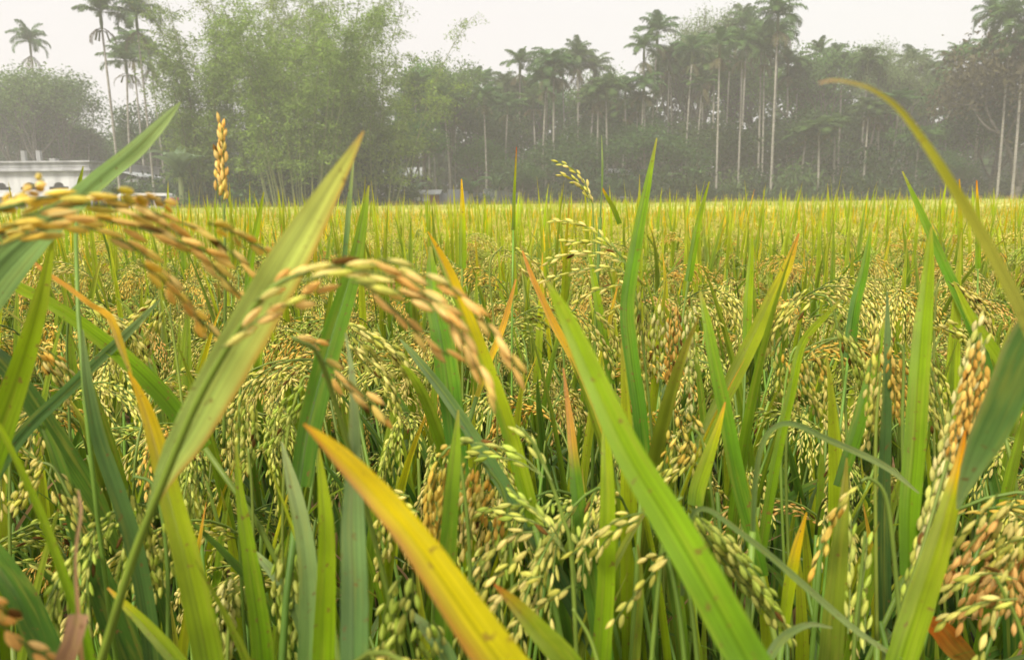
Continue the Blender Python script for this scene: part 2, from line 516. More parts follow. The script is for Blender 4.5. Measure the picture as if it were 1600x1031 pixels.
def gcol(scheme, rng):
    c = rng.choice(GS[scheme])
    f = rng.uniform(1.0, 1.4)
    c = lin(c)
    if rng.random() < 0.025:
        c = lin((120, 84, 40))
    return tuple(v * f for v in c)

def branch_grains(mb, pts, scheme, rng, L=0.0090, w=0.0026, gap=0.0043, lod=0, spread=0.30, start=0.0, mi=0, scheme0=None):
    """grains alternate along a drooping branch and point along it"""
    P = [Vector(p) for p in pts]
    seg = [(P[i + 1] - P[i]).length for i in range(len(P) - 1)]
    tot = sum(seg)
    s = start * tot
    k = 0
    while s < tot:
        a, i = s, 0
        while i < len(seg) - 1 and a > seg[i]:
            a -= seg[i]; i += 1
        q = P[i].lerp(P[i + 1], min(1, a / max(seg[i], 1e-6)))
        d = (P[i + 1] - P[i]).normalized()
        an = k * 2.4 + rng.uniform(-0.5, 0.5)
        x = d.orthogonal().normalized(); y = d.cross(x)
        off = x * math.cos(an) + y * math.sin(an)
        dd = d + off * (spread + rng.uniform(-0.08, 0.12)) + Vector((0, 0, -0.10))
        f = rng.uniform(0.86, 1.1)
        sch = scheme0 if (scheme0 and s / tot < rng.uniform(0.1, 0.45)) else scheme
        grain(mb, q + off * 0.0012, dd, L * f, w * f, gcol(sch, rng), lod, mi, rng.uniform(0, 6))
        s += gap * rng.uniform(0.85, 1.15)
        k += 1

def panicle_mb(rng, scheme, lod=1, L=0.20, el0=80, el1=-75, nb=9, spread=0.5, power=1.0, dense=1.0):
    """drooping ear of rice; local frame: leaves the stem at the origin, droops towards +X"""
    g, st = MB(), MB()
    p = Vector((0, 0, 0)); pts, dirs = [], []
    n = 14
    for i in range(n + 1):
        v = i / n
        e = R(el0 + (el1 - el0) * v ** power)
        d = Vector((math.cos(e), 0.06 * math.sin(v * 5), math.sin(e))).normalized()
        pts.append(p.copy()); dirs.append(d)
        p += d * L / n
    green = lin((112, 132, 52))
    tube(st, pts, [0.0011 * (1 - 0.7 * i / n) + 0.0002 for i in range(n + 1)], 4 if lod else 5, green)
    for b in range(nb):
        v = 0.22 + 0.72 * b / nb + rng.uniform(-0.02, 0.02)
        i = min(n - 1, int(v * n))
        q = pts[i]; d = dirs[i]
        az = b * 2.4 + rng.uniform(-0.5, 0.5)
        bl = (0.085 - 0.035 * v) * rng.uniform(0.8, 1.25) * (L / 0.2)
        side = Vector((0.35 * math.cos(az), math.sin(az), 0.25 * math.cos(az)))
        bp = [q.copy()]
        cur = q.copy(); dd = (d + side * spread).normalized()
        m = 6
        for j in range(m):
            dd = (dd + Vector((0, 0, -0.20 - 0.1 * v))).normalized()
            cur = cur + dd * bl / m
            bp.append(cur.copy())
        tube(st, bp, [0.0005] * (m + 1), 3, green, cap=False)
        if lod == 2:
            branch_grains(g, bp, scheme, rng, L=0.0105, w=0.0048, gap=0.0105 / dense, lod=2, spread=0.4, start=0.1)
        else:
            branch_grains(g, bp, scheme, rng, gap=0.0042 / dense, lod=lod, start=0.12)
    branch_grains(g, pts[int(n * 0.6):], scheme, rng, lod=lod, gap=0.005 if lod < 2 else 0.012, L=0.008 if lod < 2 else 0.0105, w=0.0031 if lod < 2 else 0.0048)
    return g, st

GRAIN_MATS = [M_GRAIN, M_STEM]
def panicle_mesh(rng, scheme, lod=1, **kw):
    g, st = panicle_mb(rng, scheme, lod, **kw)
    for (v, f, c, l) in ((st.v, st.f, st.c, st.l),):
        g.add(v, f, c, l, 1)
    return g

# ------------------------------------------------------------------ generic rice plants near the camera
def rz(a): return Matrix.Rotation(a, 4, 'Z')
def ry(a): return Matrix.Rotation(a, 4, 'Y')
def T(x, y, z): return Matrix.Translation((x, y, z))

prng = random.Random(11)
PAN = []
for scheme, el1, Lp, pw in (('cream', -80, .20, .9), ('cream', -70, .22, 1.1), ('green', -60, .20, 1.0), ('gold', -82, .22, .8),
                            ('cream', -85, .18, .7), ('tan', -75, .21, .9), ('green', -78, .19, .8), ('gold', -60, .2, 1.2), ('white', -80, .17, .8)):
    PAN.append(panicle_mesh(prng, scheme, 1, L=Lp, el1=el1, power=pw, nb=prng.choice((8, 9, 10)), spread=prng.uniform(.16, .34)).mesh('panicle', GRAIN_MATS))
LEAFM = []
for pn, L_, w_, e0, e1, kink in (('green', .34, .0125, 84, 66, None), ('bright', .32, .0120, 80, 58, None), ('dark', .36, .0125, 78, 40, None),
                                 ('green', .30, .0110, 86, 76, None), ('bright', .30, .0120, 84, 72, None), ('teal', .38, .0120, 70, -10, None),
                                 ('olive', .32, .0110, 76, 30, None), ('tipped', .30, .0115, 82, 60, None), ('dark', .34, .0110, 66, -40, None),
                                 ('yellow', .24, .0100, 80, 50, None), ('green', .36, .0120, 72, 10, None), ('orange', .20, .007, 78, 30, None),
                                 ('bright', .36, .0105, 88, 82, None), ('tipped', .34, .0105, 87, 74, None), ('tan', .22, .0035, 78, -50, None), ('tan', .18, .006, 70, -75, None)):
    m_ = MB()
    leaf_local(m_, L_, w_ * 1.12, e0, e1, PALS[pn], rng=prng, seg=14, curl=prng.uniform(-.4, .4))
    LEAFM.append(m_.mesh('leaf', M_LEAF))

def stems_mb(rng, n=10, h=0.83, lod=0):
    mb, tops = MB(), []
    for i in range(n):
        a = rng.uniform(0, 6.28); r = 0.028 * math.sqrt(rng.random())
        lean = R(rng.uniform(2, 15))
        hh = h * rng.uniform(0.86, 1.08)
        b = Vector((math.cos(a) * r, math.sin(a) * r, 0))
        d = Vector((math.cos(a) * math.sin(lean), math.sin(a) * math.sin(lean), math.cos(lean)))
        pts = [b + d * (hh * t) + Vector((math.cos(a), math.sin(a), 0)) * (0.04 * t * t) for t in (0, .33, .66, 1)]
        c0, c1 = lin((96, 104, 40)), lin((104, 134, 42))
        tube(mb, pts, [.0032, .0028, .0023, .0017], 5 if lod == 0 else 3, cols=[c0, c0, c1, c1])
        tops.append((pts[-1], a, lean, pts[1], pts[2]))
    return mb, tops

def skirt_mb(rng, tops, k=16):
    """older inner leaves around the foot of the plant"""
    mb = MB()
    for i in range(k):
        t = rng.choice(tops)
        leaf_local(mb, rng.uniform(.22, .36), rng.uniform(.007, .011), rng.uniform(60, 84), rng.uniform(-30, 60),
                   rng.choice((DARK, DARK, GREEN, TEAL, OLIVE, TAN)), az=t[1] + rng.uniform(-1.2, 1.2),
                   base=t[3].lerp(t[4], rng.uniform(0, 1)), seg=7, cross=3, rng=rng)
    return mb

variants = []
for k in range(7):
    vr = random.Random(100 + k)
    sm, tops = stems_mb(vr)
    stems_me = sm.mesh('stems', M_STEM)
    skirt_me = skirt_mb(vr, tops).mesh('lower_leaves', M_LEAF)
    parts = []
    for j, (tp, a, lean, p1, p2) in enumerate(tops):
        az = a + vr.uniform(-.9, .9)
        if j < 10:
            pi = vr.choice((0, 0, 0, 1, 1, 2, 2, 2, 4, 4, 6, 6, 6, 1, 7, 3, 5, 0, 2, 1))
            parts.append(('panicle', PAN[pi], T(*tp) @ rz(az) @ ry(R(vr.uniform(-6, 14))) @ Matrix.Scale(vr.uniform(.85, 1.12), 4), None))
        li = vr.choice((0, 0, 1, 2, 3, 3, 4, 4, 6, 7, 10))
        b = p2.lerp(tp, vr.uniform(0, .7))
        parts.append(('leaf', LEAFM[li], T(*b) @ rz(a + vr.uniform(-1.3, 1.3)) @ Matrix.Scale(vr.uniform(.62, .95), 4), None))
        if j % 8 == 1:
            parts.append(('leaf', LEAFM[vr.choice((3, 4, 0, 12, 12, 13))], T(*p2.lerp(tp, .6)) @ rz(a + vr.uniform(-1.3, 1.3)) @ Matrix.Scale(vr.uniform(.9, 1.2), 4), None))
        if j % 3 == 0:
            li = vr.choice((5, 8, 6, 10, 9, 11, 2, 14, 15, 14))
            b = p1.lerp(p2, vr.uniform(.5, 1))
            parts.append(('leaf', LEAFM[li], T(*b) @ rz(a + vr.uniform(-1.3, 1.3)) @ Matrix.Scale(vr.uniform(.7, 1.0), 4), None))
    variants.append((stems_me, skirt_me, parts))

GROUP = 'rice plants of the near field'
GLABEL = 'rice plant with bowed grain heads crowded among its like in the near field'
hrng = random.Random(5)
S = 0.172
cells = []
for j in range(0, 400):
    for i in range(-260, 260):
        x = i * S + (0.5 * S if j % 2 else 0) + hrng.uniform(-.045, .045)
        y = 0.44 + j * S + hrng.uniform(-.045, .045)
        if y > 58 or abs(x) > 0.42 + 0.74 * y:
            continue
        cells.append((x, y))
cells.sort(key=lambda c: c[0] ** 2 + c[1] ** 2)
near = cells[:292]
near_edge = math.hypot(*near[-1])
for (x, y) in near:
    v = variants[hrng.randrange(len(variants))]
    root = empty('rice_plant', (x, y, 0), hrng.uniform(0, 6.28), GLABEL, 'rice plant', GROUP)
    root.scale = (1, 1, hrng.uniform(.98, 1.07))
    link('stems', v[0], root)
    link('lower_leaves', v[1], root)
    for (nm, me, M, _) in v[2]:
        if y < 1.4 and me in LEAFM[12:14]:
            continue
        if nm == 'panicle' and hrng.random() < (0.66 if y < 0.85 else 0.4 if y < 1.1 else 0.12):
            continue
        link(nm, me, root, M)
    if y < 1.2:
        for q in range(7):
            a_ = hrng.uniform(0, 6.28)
            link('leaf', LEAFM[hrng.choice((0, 2, 2, 3, 8, 5, 4))], root, T(math.cos(a_) * .03, math.sin(a_) * .03, hrng.uniform(.46, .6)) @ rz(a_) @ Matrix.Scale(hrng.uniform(.9, 1.1), 4))

# ------------------------------------------------------------------ the rest of the field: one object, three kinds of instance
def plant_lod(rng, nt=9, npan=9):
    mb = MB()
    sm, tops = stems_mb(rng, nt, lod=1)
    mb.merge(sm, Matrix.Identity(4))
    for j, (tp, a, lean, p1, p2) in enumerate(tops):
        if j < npan:
            sch = rng.choice(('cream', 'cream', 'green', 'green', 'gold', 'cream', 'cream'))
            g, st = panicle_mb(rng, sch, 2, L=rng.uniform(.17, .21), el1=rng.uniform(-85, -60), nb=6, spread=.45)
            M = T(*tp) @ rz(a + rng.uniform(-.8, .8))
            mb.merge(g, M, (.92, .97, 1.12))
        leaf_local(mb, rng.uniform(.16, .27), rng.uniform(.010, .0145), rng.uniform(74, 86), rng.uniform(35, 76),
                   rng.choice((GREEN, BRIGHT, BRIGHT, OLIVE, TIPPED, GREEN, BRIGHT)), az=rng.uniform(0, 6.28), base=p2.lerp(tp, rng.uniform(.1, .8)), seg=5, cross=2, rng=rng)
        for q in range(2):
            leaf_local(mb, rng.uniform(.15, .26), rng.uniform(.008, .012), rng.uniform(74, 90), rng.uniform(45, 82),
                       rng.choice((GREEN, BRIGHT, BRIGHT, BRIGHT, TIPPED)), az=rng.uniform(0, 6.28), base=p2.lerp(tp, rng.uniform(0, .75)), seg=4, cross=2, rng=rng)
        if j % 5 == 0 and rng.random() < .3:
            leaf_local(mb, rng.uniform(.24, .38), rng.uniform(.010, .0125), rng.uniform(80, 90), rng.uniform(68, 86),
                       rng.choice((GREEN, BRIGHT, BRIGHT, TIPPED, YTOP)), az=rng.uniform(0, 6.28), base=tp, seg=5, cross=2, rng=rng)
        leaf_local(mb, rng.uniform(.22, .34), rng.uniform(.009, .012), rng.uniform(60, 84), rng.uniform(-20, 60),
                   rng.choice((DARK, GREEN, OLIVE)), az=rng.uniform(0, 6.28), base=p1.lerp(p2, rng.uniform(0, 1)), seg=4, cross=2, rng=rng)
    return mb

def tile_lod(rng, size=1.2):
    """a square of far crop: ears and blades in full number, simplified shapes"""
    mb = MB()
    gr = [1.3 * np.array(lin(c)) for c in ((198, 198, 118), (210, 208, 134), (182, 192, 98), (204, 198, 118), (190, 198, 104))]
    for i in range(520):
        x, y = rng.uniform(0, size), rng.uniform(0, size)
        z = rng.uniform(.84, 1.0)
        a = rng.uniform(0, 6.28); l = rng.uniform(.07, .14); w_ = rng.uniform(.008, .016)
        c = tuple(rng.choice(gr) * rng.uniform(.75, 1.05))
        d = Vector((math.cos(a), math.sin(a), 0)); s = Vector((-d.y, d.x, 0))
        p = Vector((x, y, z))
        q = p + d * (l * .6) + Vector((0, 0, -l * .25)); r_ = p + d * l + Vector((0, 0, -l * .95))
        vs = [p, q + s * w_, q - s * w_ + Vector((0, 0, .01)), r_, q + Vector((0, 0, w_ * 1.6))]
        mb.add(vs, [(0, 1, 4), (0, 4, 2), (1, 3, 4), (4, 3, 2)], c)
    for i in range(330):
        x, y = rng.uniform(0, size), rng.uniform(0, size)
        leaf_local(mb, rng.uniform(.26, .42), rng.uniform(.010, .0145), rng.uniform(74, 88), rng.uniform(50, 82),
                   rng.choice((GREEN, BRIGHT, BRIGHT, OLIVE, BRIGHT, TIPPED)), az=rng.uniform(0, 6.28), base=(x, y, rng.uniform(.48, .64)), seg=3, cross=2, rng=rng)
    for i in range(7):
        x, y = rng.uniform(0, size), rng.uniform(0, size)
        leaf_local(mb, rng.uniform(.42, .55), rng.uniform(.012, .017), rng.uniform(80, 90), rng.uniform(66, 86),
                   rng.choice((GREEN, BRIGHT, TIPPED)), az=rng.uniform(0, 6.28), base=(x, y, .68), seg=3, cross=2, rng=rng)
    for i in range(160):
        x, y = rng.uniform(0, size), rng.uniform(0, size)
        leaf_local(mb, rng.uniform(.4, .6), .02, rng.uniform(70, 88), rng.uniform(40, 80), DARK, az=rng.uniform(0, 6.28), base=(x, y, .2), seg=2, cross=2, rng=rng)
    return mb

srcs = []
for k in range(4):
    r_ = random.Random(300 + k)
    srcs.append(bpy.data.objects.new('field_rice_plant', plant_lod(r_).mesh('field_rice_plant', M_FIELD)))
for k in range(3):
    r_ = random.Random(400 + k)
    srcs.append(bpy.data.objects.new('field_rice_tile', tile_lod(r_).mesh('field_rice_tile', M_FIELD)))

def field_edge(x):
    """how far the crop reaches at this x: nearer in front of the bamboo and the house"""
    return 47.5 + 0.02 * x + 1.2 * math.sin(x * 0.23) if x > -6 else 41.5 - 0.1 * (x + 6) + 0.9 * math.sin(x * .4)
P_, V_, RZ_, SZ_ = [], [], [], []
for (x, y) in cells[292:]:
    if math.hypot(x, y) < 13:
        P_.append((x, y, 0)); V_.append(hrng.randrange(4)); RZ_.append(hrng.uniform(0, 6.28)); SZ_.append(hrng.uniform(.93, 1.02))
ts = 1.2
for j in range(0, 60):
    for i in range(-45, 45):
        x0, y0 = i * ts, j * ts
        cx, cy = x0 + ts / 2, y0 + ts / 2
        if math.hypot(cx, cy) < 13 + 0.3 or abs(cx) > 1.5 + 0.78 * cy or cy > field_edge(cx):
            continue
        q = hrng.randrange(4)
        ox, oy = ((0, 0), (ts, 0), (ts, ts), (0, ts))[q]
        P_.append((x0 + ox, y0 + oy, 0)); V_.append(4 + hrng.randrange(3)); RZ_.append(q * math.pi / 2); SZ_.append(1.0 + 0.05 * noise.noise(Vector((cx * .2, cy * .2, 0))))
me = bpy.data.meshes.new('rice_field')
me.from_pydata(P_, [], [])
for nm, arr, ty in (('var', V_, 'INT'), ('rotz', RZ_, 'FLOAT'), ('hs', SZ_, 'FLOAT')):
    a_ = me.attributes.new(nm, ty, 'POINT'); a_.data.foreach_set('value', arr)
fo = link('rice_field', me)
tag(fo, 'sea of ripening yellow green rice reaching to the trees', 'rice field', kind='stuff')
me.materials.append(M_FIELD)
gt = bpy.data.node_groups.new('field_nodes', 'GeometryNodeTree')
gt.interface.new_socket('Geometry', in_out='INPUT', socket_type='NodeSocketGeometry')
gt.interface.new_socket('Geometry', in_out='OUTPUT', socket_type='NodeSocketGeometry')
gi = gt.nodes.new('NodeGroupInput'); go = gt.nodes.new('NodeGroupOutput')
jn = gt.nodes.new('GeometryNodeJoinGeometry')
def named(nm, ty):
    n_ = gt.nodes.new('GeometryNodeInputNamedAttribute'); n_.data_type = ty; n_.inputs['Name'].default_value = nm
    return n_.outputs['Attribute']
va, ra, ha = named('var', 'INT'), named('rotz', 'FLOAT'), named('hs', 'FLOAT')
cx_ = gt.nodes.new('ShaderNodeCombineXYZ'); gt.links.new(ra, cx_.inputs[2])
cs_ = gt.nodes.new('ShaderNodeCombineXYZ'); cs_.inputs[0].default_value = 1; cs_.inputs[1].default_value = 1; gt.links.new(ha, cs_.inputs[2])
for k, so in enumerate(srcs):
    cp = gt.nodes.new('FunctionNodeCompare'); cp.data_type = 'INT'; cp.operation = 'EQUAL'
    gt.links.new(va, cp.inputs[2]); cp.inputs[3].default_value = k
    oi = gt.nodes.new('GeometryNodeObjectInfo'); oi.inputs['Object'].default_value = so; oi.inputs['As Instance'].default_value = True
    ip = gt.nodes.new('GeometryNodeInstanceOnPoints')
    gt.links.new(gi.outputs[0], ip.inputs['Points']); gt.links.new(cp.outputs[0], ip.inputs['Selection'])
    gt.links.new(oi.outputs['Geometry'], ip.inputs['Instance'])
    gt.links.new(cx_.outputs[0], ip.inputs['Rotation']); gt.links.new(cs_.outputs[0], ip.inputs['Scale'])
    gt.links.new(ip.outputs[0], jn.inputs[0])
gt.links.new(jn.outputs[0], go.inputs[0])
md = fo.modifiers.new('field', 'NODES'); md.node_group = gt
WK = 0.84
# ------------------------------------------------------------------ single plants in front, each at its own place
HG = 'rice plants standing closest to the camera'

def hero_stem(root, P, tan, foot, r=0.0022, palette=(lin((88, 104, 40)), lin((110, 138, 50)))):
    """stem from the ground at the plant's foot up to P, leaving P along -tan"""
    foot0 = Vector((foot.x, foot.y, 0)); h = (P - foot0).length
    c1 = foot0 + Vector((0, 0, h * .55)); c2 = P - tan * (h * .28)
    cs = [foot0 * (1 - t) ** 3 + c1 * (3 * t * (1 - t) ** 2) + c2 * (3 * t * t * (1 - t)) + P * t ** 3 for t in [i / 13 for i in range(14)]]
    mb = MB()
    tube(mb, [Vector(c) - foot for c in cs], [r * (1.35 - 0.5 * i / 13) for i in range(14)], 8,
         cols=[palette[0] if i < 7 else palette[1] for i in range(14)])
    mb.build('stem', M_STEM, root)

def hero_leaf(root, foot, pts, d0, d1, pn, tw=0.0, edge=None, fold=0.32, n=34, tip=True, gain=1.0, stem=True, label=None, rib=0.8, wave=0.03, sr=.0022):
    """pts: (x, y, width) in photo pixels from base to tip; depth runs d0 -> d1"""
    C_ = crv([(x, y, w_, 0) for (x, y, w_) in pts], n)
    P, S_, W_ = [], [], []
    for i, c in enumerate(C_):
        v = i / (n - 1)
        d = d0 + (d1 - d0) * v
        P.append(at(c[0], c[1], d)); W_.append(max(0.0004, c[2] * d / F * WK))
    for i in range(n):
        t = (P[min(i + 1, n - 1)] - P[max(i - 1, 0)]).normalized()
        vd = (P[i] - CAM).normalized()
        s = t.cross(vd).normalized(); nn = t.cross(s)
        a = tw * (0.7 + 0.5 * math.sin(2.2 * i / n))
        S_.append(s * math.cos(a) + nn * math.sin(a))
    mb = MB()
    sd_ = hash((int(pts[0][0]), int(pts[0][1]))) % 97 / 7.0
    strip(mb, [p - foot for p in P], S_, W_, PALS[pn], fold=fold, gain=gain, cross=7, edge=edge, seed=sd_, rib=rib, wave=wave)
    o = mb.build('leaf', M_LEAF, root)
    if label: o['label'] = label
    if stem:
        hero_stem(root, P[0], (P[1] - P[0]).normalized(), foot, sr)
    return P

def hero_panicle(root, foot, branches, d0, d1, scheme, gl=0.0090, gw=0.0029, gap=0.0048, spread=0.2, stalk=None, lod=0, scheme0=None, start=0.05, label=None, seed=1, rough=0.0):
    """branches: lists of (x, y) in photo pixels; grains follow them"""
    r_ = random.Random(seed * 17 + 3)
    st, g = MB(), MB()
    green = lin((118, 134, 60))
    for k, b in enumerate(branches):
        C_ = crv(b, 16)
        dd = r_.uniform(-0.012, 0.012)
        P = [at(c[0], c[1], d0 + (d1 - d0) * i / 15 + dd) - foot for i, c in enumerate(C_)]
        tube(st, P, [0.0004] * 16, 5, green, cap=False)
        branch_grains(g, P, scheme, r_, L=gl, w=gw, gap=gap, lod=lod, spread=spread, start=start, scheme0=scheme0)
    if stalk:
        C_ = crv(stalk, 24)
        P = [at(c[0], c[1], (c[2] if len(c) > 2 else d0)) - foot for c in C_]
        tube(st, P, [0.0013 - 0.0005 * i / 23 for i in range(24)], 7, lin((112, 132, 50)))
    o = st.build('panicle', M_STEM, root)
    g.build('grains', M_GRAIN, o)
    if label: o['label'] = label
    return o

def plant(label, fx, fy, cat='rice plant'):
    f = Vector((fx, fy, 0))
    return empty('rice_plant', f, 0, label, cat, HG), f

def foot_of(x, y, d, dx=0.0, dy=0.05):
    p = at(x, y, d)
    return p.x + dx, max(0.12, p.y + dy)

# 1 big pale green blade with the orange panicle along it
r, f = plant('rice plant with a broad pale green leaf before the bamboo and an arching orange panicle', *foot_of(150, 1100, .27))
hero_leaf(r, f, [(232, 800, 10), (262, 735, 40), (295, 680, 64), (345, 590, 76), (400, 495, 78), (446, 415, 72), (490, 340, 54), (528, 275, 32), (552, 234, 16), (568, 205, 3)],
          .272, .262, 'pale1', tw=.0, stem=False, gain=1.3, edge=(-1, .62, (205, 160, 70)), n=44)
mb = MB()
C_ = crv([(140, 1090, .30), (165, 1010, .285), (205, 880, .270), (248, 770, .258), (300, 645, .25), (345, 560, .246), (400, 475, .244), (440, 440, .243), (480, 425, .25)], 40)
P = [at(c[0], c[1], c[2]) - f for c in C_]
tube(mb, [Vector((0, 0, 0)), P[0] * .5 + Vector((0.004, 0, 0))] + P, [.0026, .0024] + [.0019 - .0012 * (i / 39) for i in range(40)], 8, lin((104, 130, 44)))
mb.build('stem', M_STEM, r)
hero_panicle(r, f, [
    [(440, 440), (480, 424), (520, 416), (560, 408), (600, 418), (640, 436), (672, 462), (700, 492), (722, 528), (742, 566), (768, 612)],
    [(470, 440), (510, 430), (560, 424), (610, 430), (650, 452), (690, 480), (716, 516), (736, 552), (752, 588)],
    [(590, 404), (625, 414), (660, 430), (700, 446), (730, 472), (760, 505), (785, 540), (815, 585)],
    [(560, 440), (590, 462), (625, 492), (652, 520), (680, 540), (702, 556)],
    [(400, 470), (425, 452), (447, 430)],
    [(548, 440), (580, 446), (620, 456), (655, 468), (685, 480)],
    [(345, 545), (370, 525), (395, 505), (420, 490)],
    [(655, 455), (685, 475), (708, 505), (728, 540), (745, 575)],
    [(440, 480), (465, 468), (490, 455)]],
    .244, .256, 'tan', gl=.0094, gw=.0026, gap=.0045, spread=.11, seed=4, scheme0='cream')
r, f = plant('rice plant with a short sparse orange ear below the large arching orange panicle', *foot_of(640, 1100, .36))
hero_panicle(r, f, [[(458, 528), (478, 532), (500, 538)], [(500, 560), (525, 580), (545, 595), (575, 622), (605, 655)], [(520, 585), (545, 608), (570, 625)]], .29, .3, 'tan', gap=.005, spread=.12, seed=7,
             stalk=[(640, 1100, .36), (600, 900, .34), (545, 700, .31), (500, 560, .29), (470, 535, .285), (455, 527, .285)])

# 2 left edge: pale blade and golden panicle
r, f = plant('rice plant whose pale blue green leaf slants up across the white house', *foot_of(-150, 900, .36))
hero_leaf(r, f, [(-150, 640, 60), (-80, 520, 92), (-10, 425, 88), (50, 368, 62), (110, 318, 40), (160, 275, 33), (210, 235, 30), (250, 195, 20), (282, 160, 3)], .34, .38, 'pale', tw=.1, n=40, gain=1.2)
r, f = plant('rice plant with a heavy golden ear arching in from the edge below the white house', *foot_of(-120, 800, .24))
hero_panicle(r, f, [
    [(-60, 384), (0, 359), (50, 334), (110, 321), (170, 321), (225, 339), (270, 361), (312, 394), (345, 428), (378, 465)],
    [(-30, 339), (50, 313), (110, 305), (165, 309), (215, 321), (262, 341), (300, 354), (335, 371), (372, 405), (405, 439)],
    [(175, 297), (205, 303), (235, 311), (262, 317)],
    [(-20, 394), (40, 369), (90, 354), (140, 357), (190, 375), (235, 407), (275, 449), (300, 484), (340, 528)],
    [(-15, 337), (20, 311), (45, 295), (68, 281)],
    [(325, 349), (360, 361), (395, 381), (432, 399)],
    [(0, 354), (60, 345), (120, 339), (175, 347), (230, 361), (290, 381), (335, 398)],
    [(215, 409), (255, 439), (290, 474), (318, 509)],
    [(-40, 369), (0, 367), (45, 359), (80, 349)]],
    .235, .28, 'tan', gl=.0096, gw=.0026, gap=.0045, spread=.11, seed=9, scheme0='gold',
    stalk=[(-120, 800, .26), (-140, 550, .24), (-110, 400, .23), (-40, 340, .23), (40, 318, .235)])

# 3 foreground yellow blade
r, f = plant('rice plant whose broad yellow leaf with a browned edge slants through the foreground', *foot_of(900, 1250, .25))
hero_leaf(r, f, [(850, 1130, 92), (800, 1060, 88), (745, 985, 80), (690, 905, 68), (640, 835, 58), (590, 775, 50), (540, 722, 38), (505, 688, 22), (474, 662, 3)],
          .2, .24, 'yellow1', tw=.15, edge=(1, .5, (196, 126, 50)), n=40)
# 4 big central green blade
r, f = plant('rice plant with the broadest bright green leaf, slanting down right of the centre', *foot_of(1230, 1250, .27))
hero_leaf(r, f, [(1210, 1110, 84), (1160, 1020, 78), (1100, 910, 74), (1045, 815, 68), (990, 725, 58), (948, 640, 50), (915, 565, 42), (885, 500, 30), (866, 462, 16), (855, 440, 3)],
          .22, .30, 'bright1', tw=.2, n=44)
# 5 vertical blades bottom left of centre
r, f = plant('rice plant with a wide grey green leaf standing upright beside the yellow leaf', *foot_of(552, 1150, .3))
hero_leaf(r, f, [(552, 1120, 54), (552, 1020, 52), (552, 920, 50), (550, 820, 44), (552, 730, 30), (553, 660, 20), (550, 590, 12), (540, 520, 3)], .27, .34, 'teal1', tw=.2)
r, f = plant('rice plant with twin narrow leaves, green and bluish, left of the wide grey green leaf', *foot_of(495, 1150, .36))
hero_leaf(r, f, [(500, 1120, 44), (504, 1010, 42), (508, 900, 36), (508, 820, 30), (503, 760, 20), (498, 700, 3)], .33, .36, 'bright1', tw=.3)
hero_leaf(r, f, [(475, 1120, 46), (482, 1000, 44), (480, 900, 38), (470, 820, 32), (455, 755, 24), (440, 690, 3)], .35, .38, 'teal1', tw=.3)
r, f = plant('rice plant with a light yellow green leaf rising left of the twin narrow leaves', *foot_of(410, 1160, .36))
hero_leaf(r, f, [(415, 1120, 42), (408, 1010, 40), (396, 920, 34), (384, 840, 26), (374, 770, 16), (368, 690, 3)], .34, .38, 'bright1', tw=.25)
# 6 left yellow blade
r, f = plant('rice plant with a green leaf fading to yellow and a folded orange tip above it', *foot_of(345, 1160, .33))
hero_leaf(r, f, [(340, 1120, 54), (318, 1000, 54), (292, 880, 48), (268, 790, 42), (250, 720, 36), (232, 655, 26), (215, 610, 14), (200, 580, 3)], .3, .36, 'ytop', tw=.25)
hero_leaf(r, f, [(205, 585, 5), (190, 545, 12), (176, 505, 14), (165, 490, 12), (140, 475, 10), (105, 448, 9), (70, 425, 8), (45, 402, 3)], .36, .4, 'orange', tw=.2, stem=False)
r, f = plant('rice plant with a bright yellow green blade at the left edge below the golden ear', *foot_of(-60, 900, .36))
hero_leaf(r, f, [(-45, 790, 48), (-12, 700, 50), (16, 620, 44), (42, 540, 36), (62, 470, 27), (74, 415, 16), (84, 362, 3)], .34, .36, 'bright1', tw=.2)
r, f = plant('rice plant whose bright leaf slopes down from the left edge behind the teal blades', *foot_of(330, 900, .55))
hero_leaf(r, f, [(320, 700, 30), (255, 620, 34), (200, 565, 32), (150, 525, 28), (105, 492, 24), (60, 465, 22), (30, 450, 20), (12, 430, 6)], .5, .48, 'bright1', tw=.2)
r, f = plant('rice plant with a dark teal leaf upright beside the folded orange leaf', *foot_of(250, 1150, .42))
hero_leaf(r, f, [(245, 1110, 34), (232, 980, 32), (210, 860, 32), (180, 765, 30), (154, 690, 27), (138, 610, 19), (132, 560, 12), (129, 515, 3)], .4, .42, 'teal', tw=.3)
r, f = plant('rice plant with a dark bluish leaf crossing low at the left edge', *foot_of(-60, 960, .48))
hero_leaf(r, f, [(-50, 820, 24), (0, 725, 26), (45, 665, 24), (95, 618, 22), (150, 565, 20), (200, 518, 16), (250, 468, 3)], .46, .5, 'teal', tw=.25)
hero_leaf(r, f, [(-60, 520, 20), (0, 560, 32), (40, 610, 36), (100, 700, 36), (150, 780, 34), (190, 870, 10)], .5, .5, 'dark', tw=.2, stem=False)
r, f = plant('rice plant with a thin arching yellow green leaf beside the broken tan leaf', *foot_of(150, 1160, .3))
hero_leaf(r, f, [(155, 1110, 20), (130, 990, 20), (95, 890, 17), (62, 800, 15), (30, 730, 12), (0, 670, 9), (-30, 620, 3)], .3, .3, 'bright1', tw=.3)
r, f = plant('dry tan leaf stub with its curled withered strand in the lower left corner', *foot_of(90, 1200, .25))
hero_leaf(r, f, [(85, 1110, 30), (100, 1035, 34), (112, 1000, 34), (122, 958, 36)], .24, .24, 'tan1', tw=.1, n=14)
hero_leaf(r, f, [(128, 1040, 8), (122, 960, 8), (118, 900, 6), (119, 850, 6), (126, 800, 6), (122, 765, 3)], .26, .28, 'tan1', tw=.3, stem=False)
r, f = plant('rice plant with a bright leaf tipped orange leaning in at the bottom left', *foot_of(330, 1200, .34))
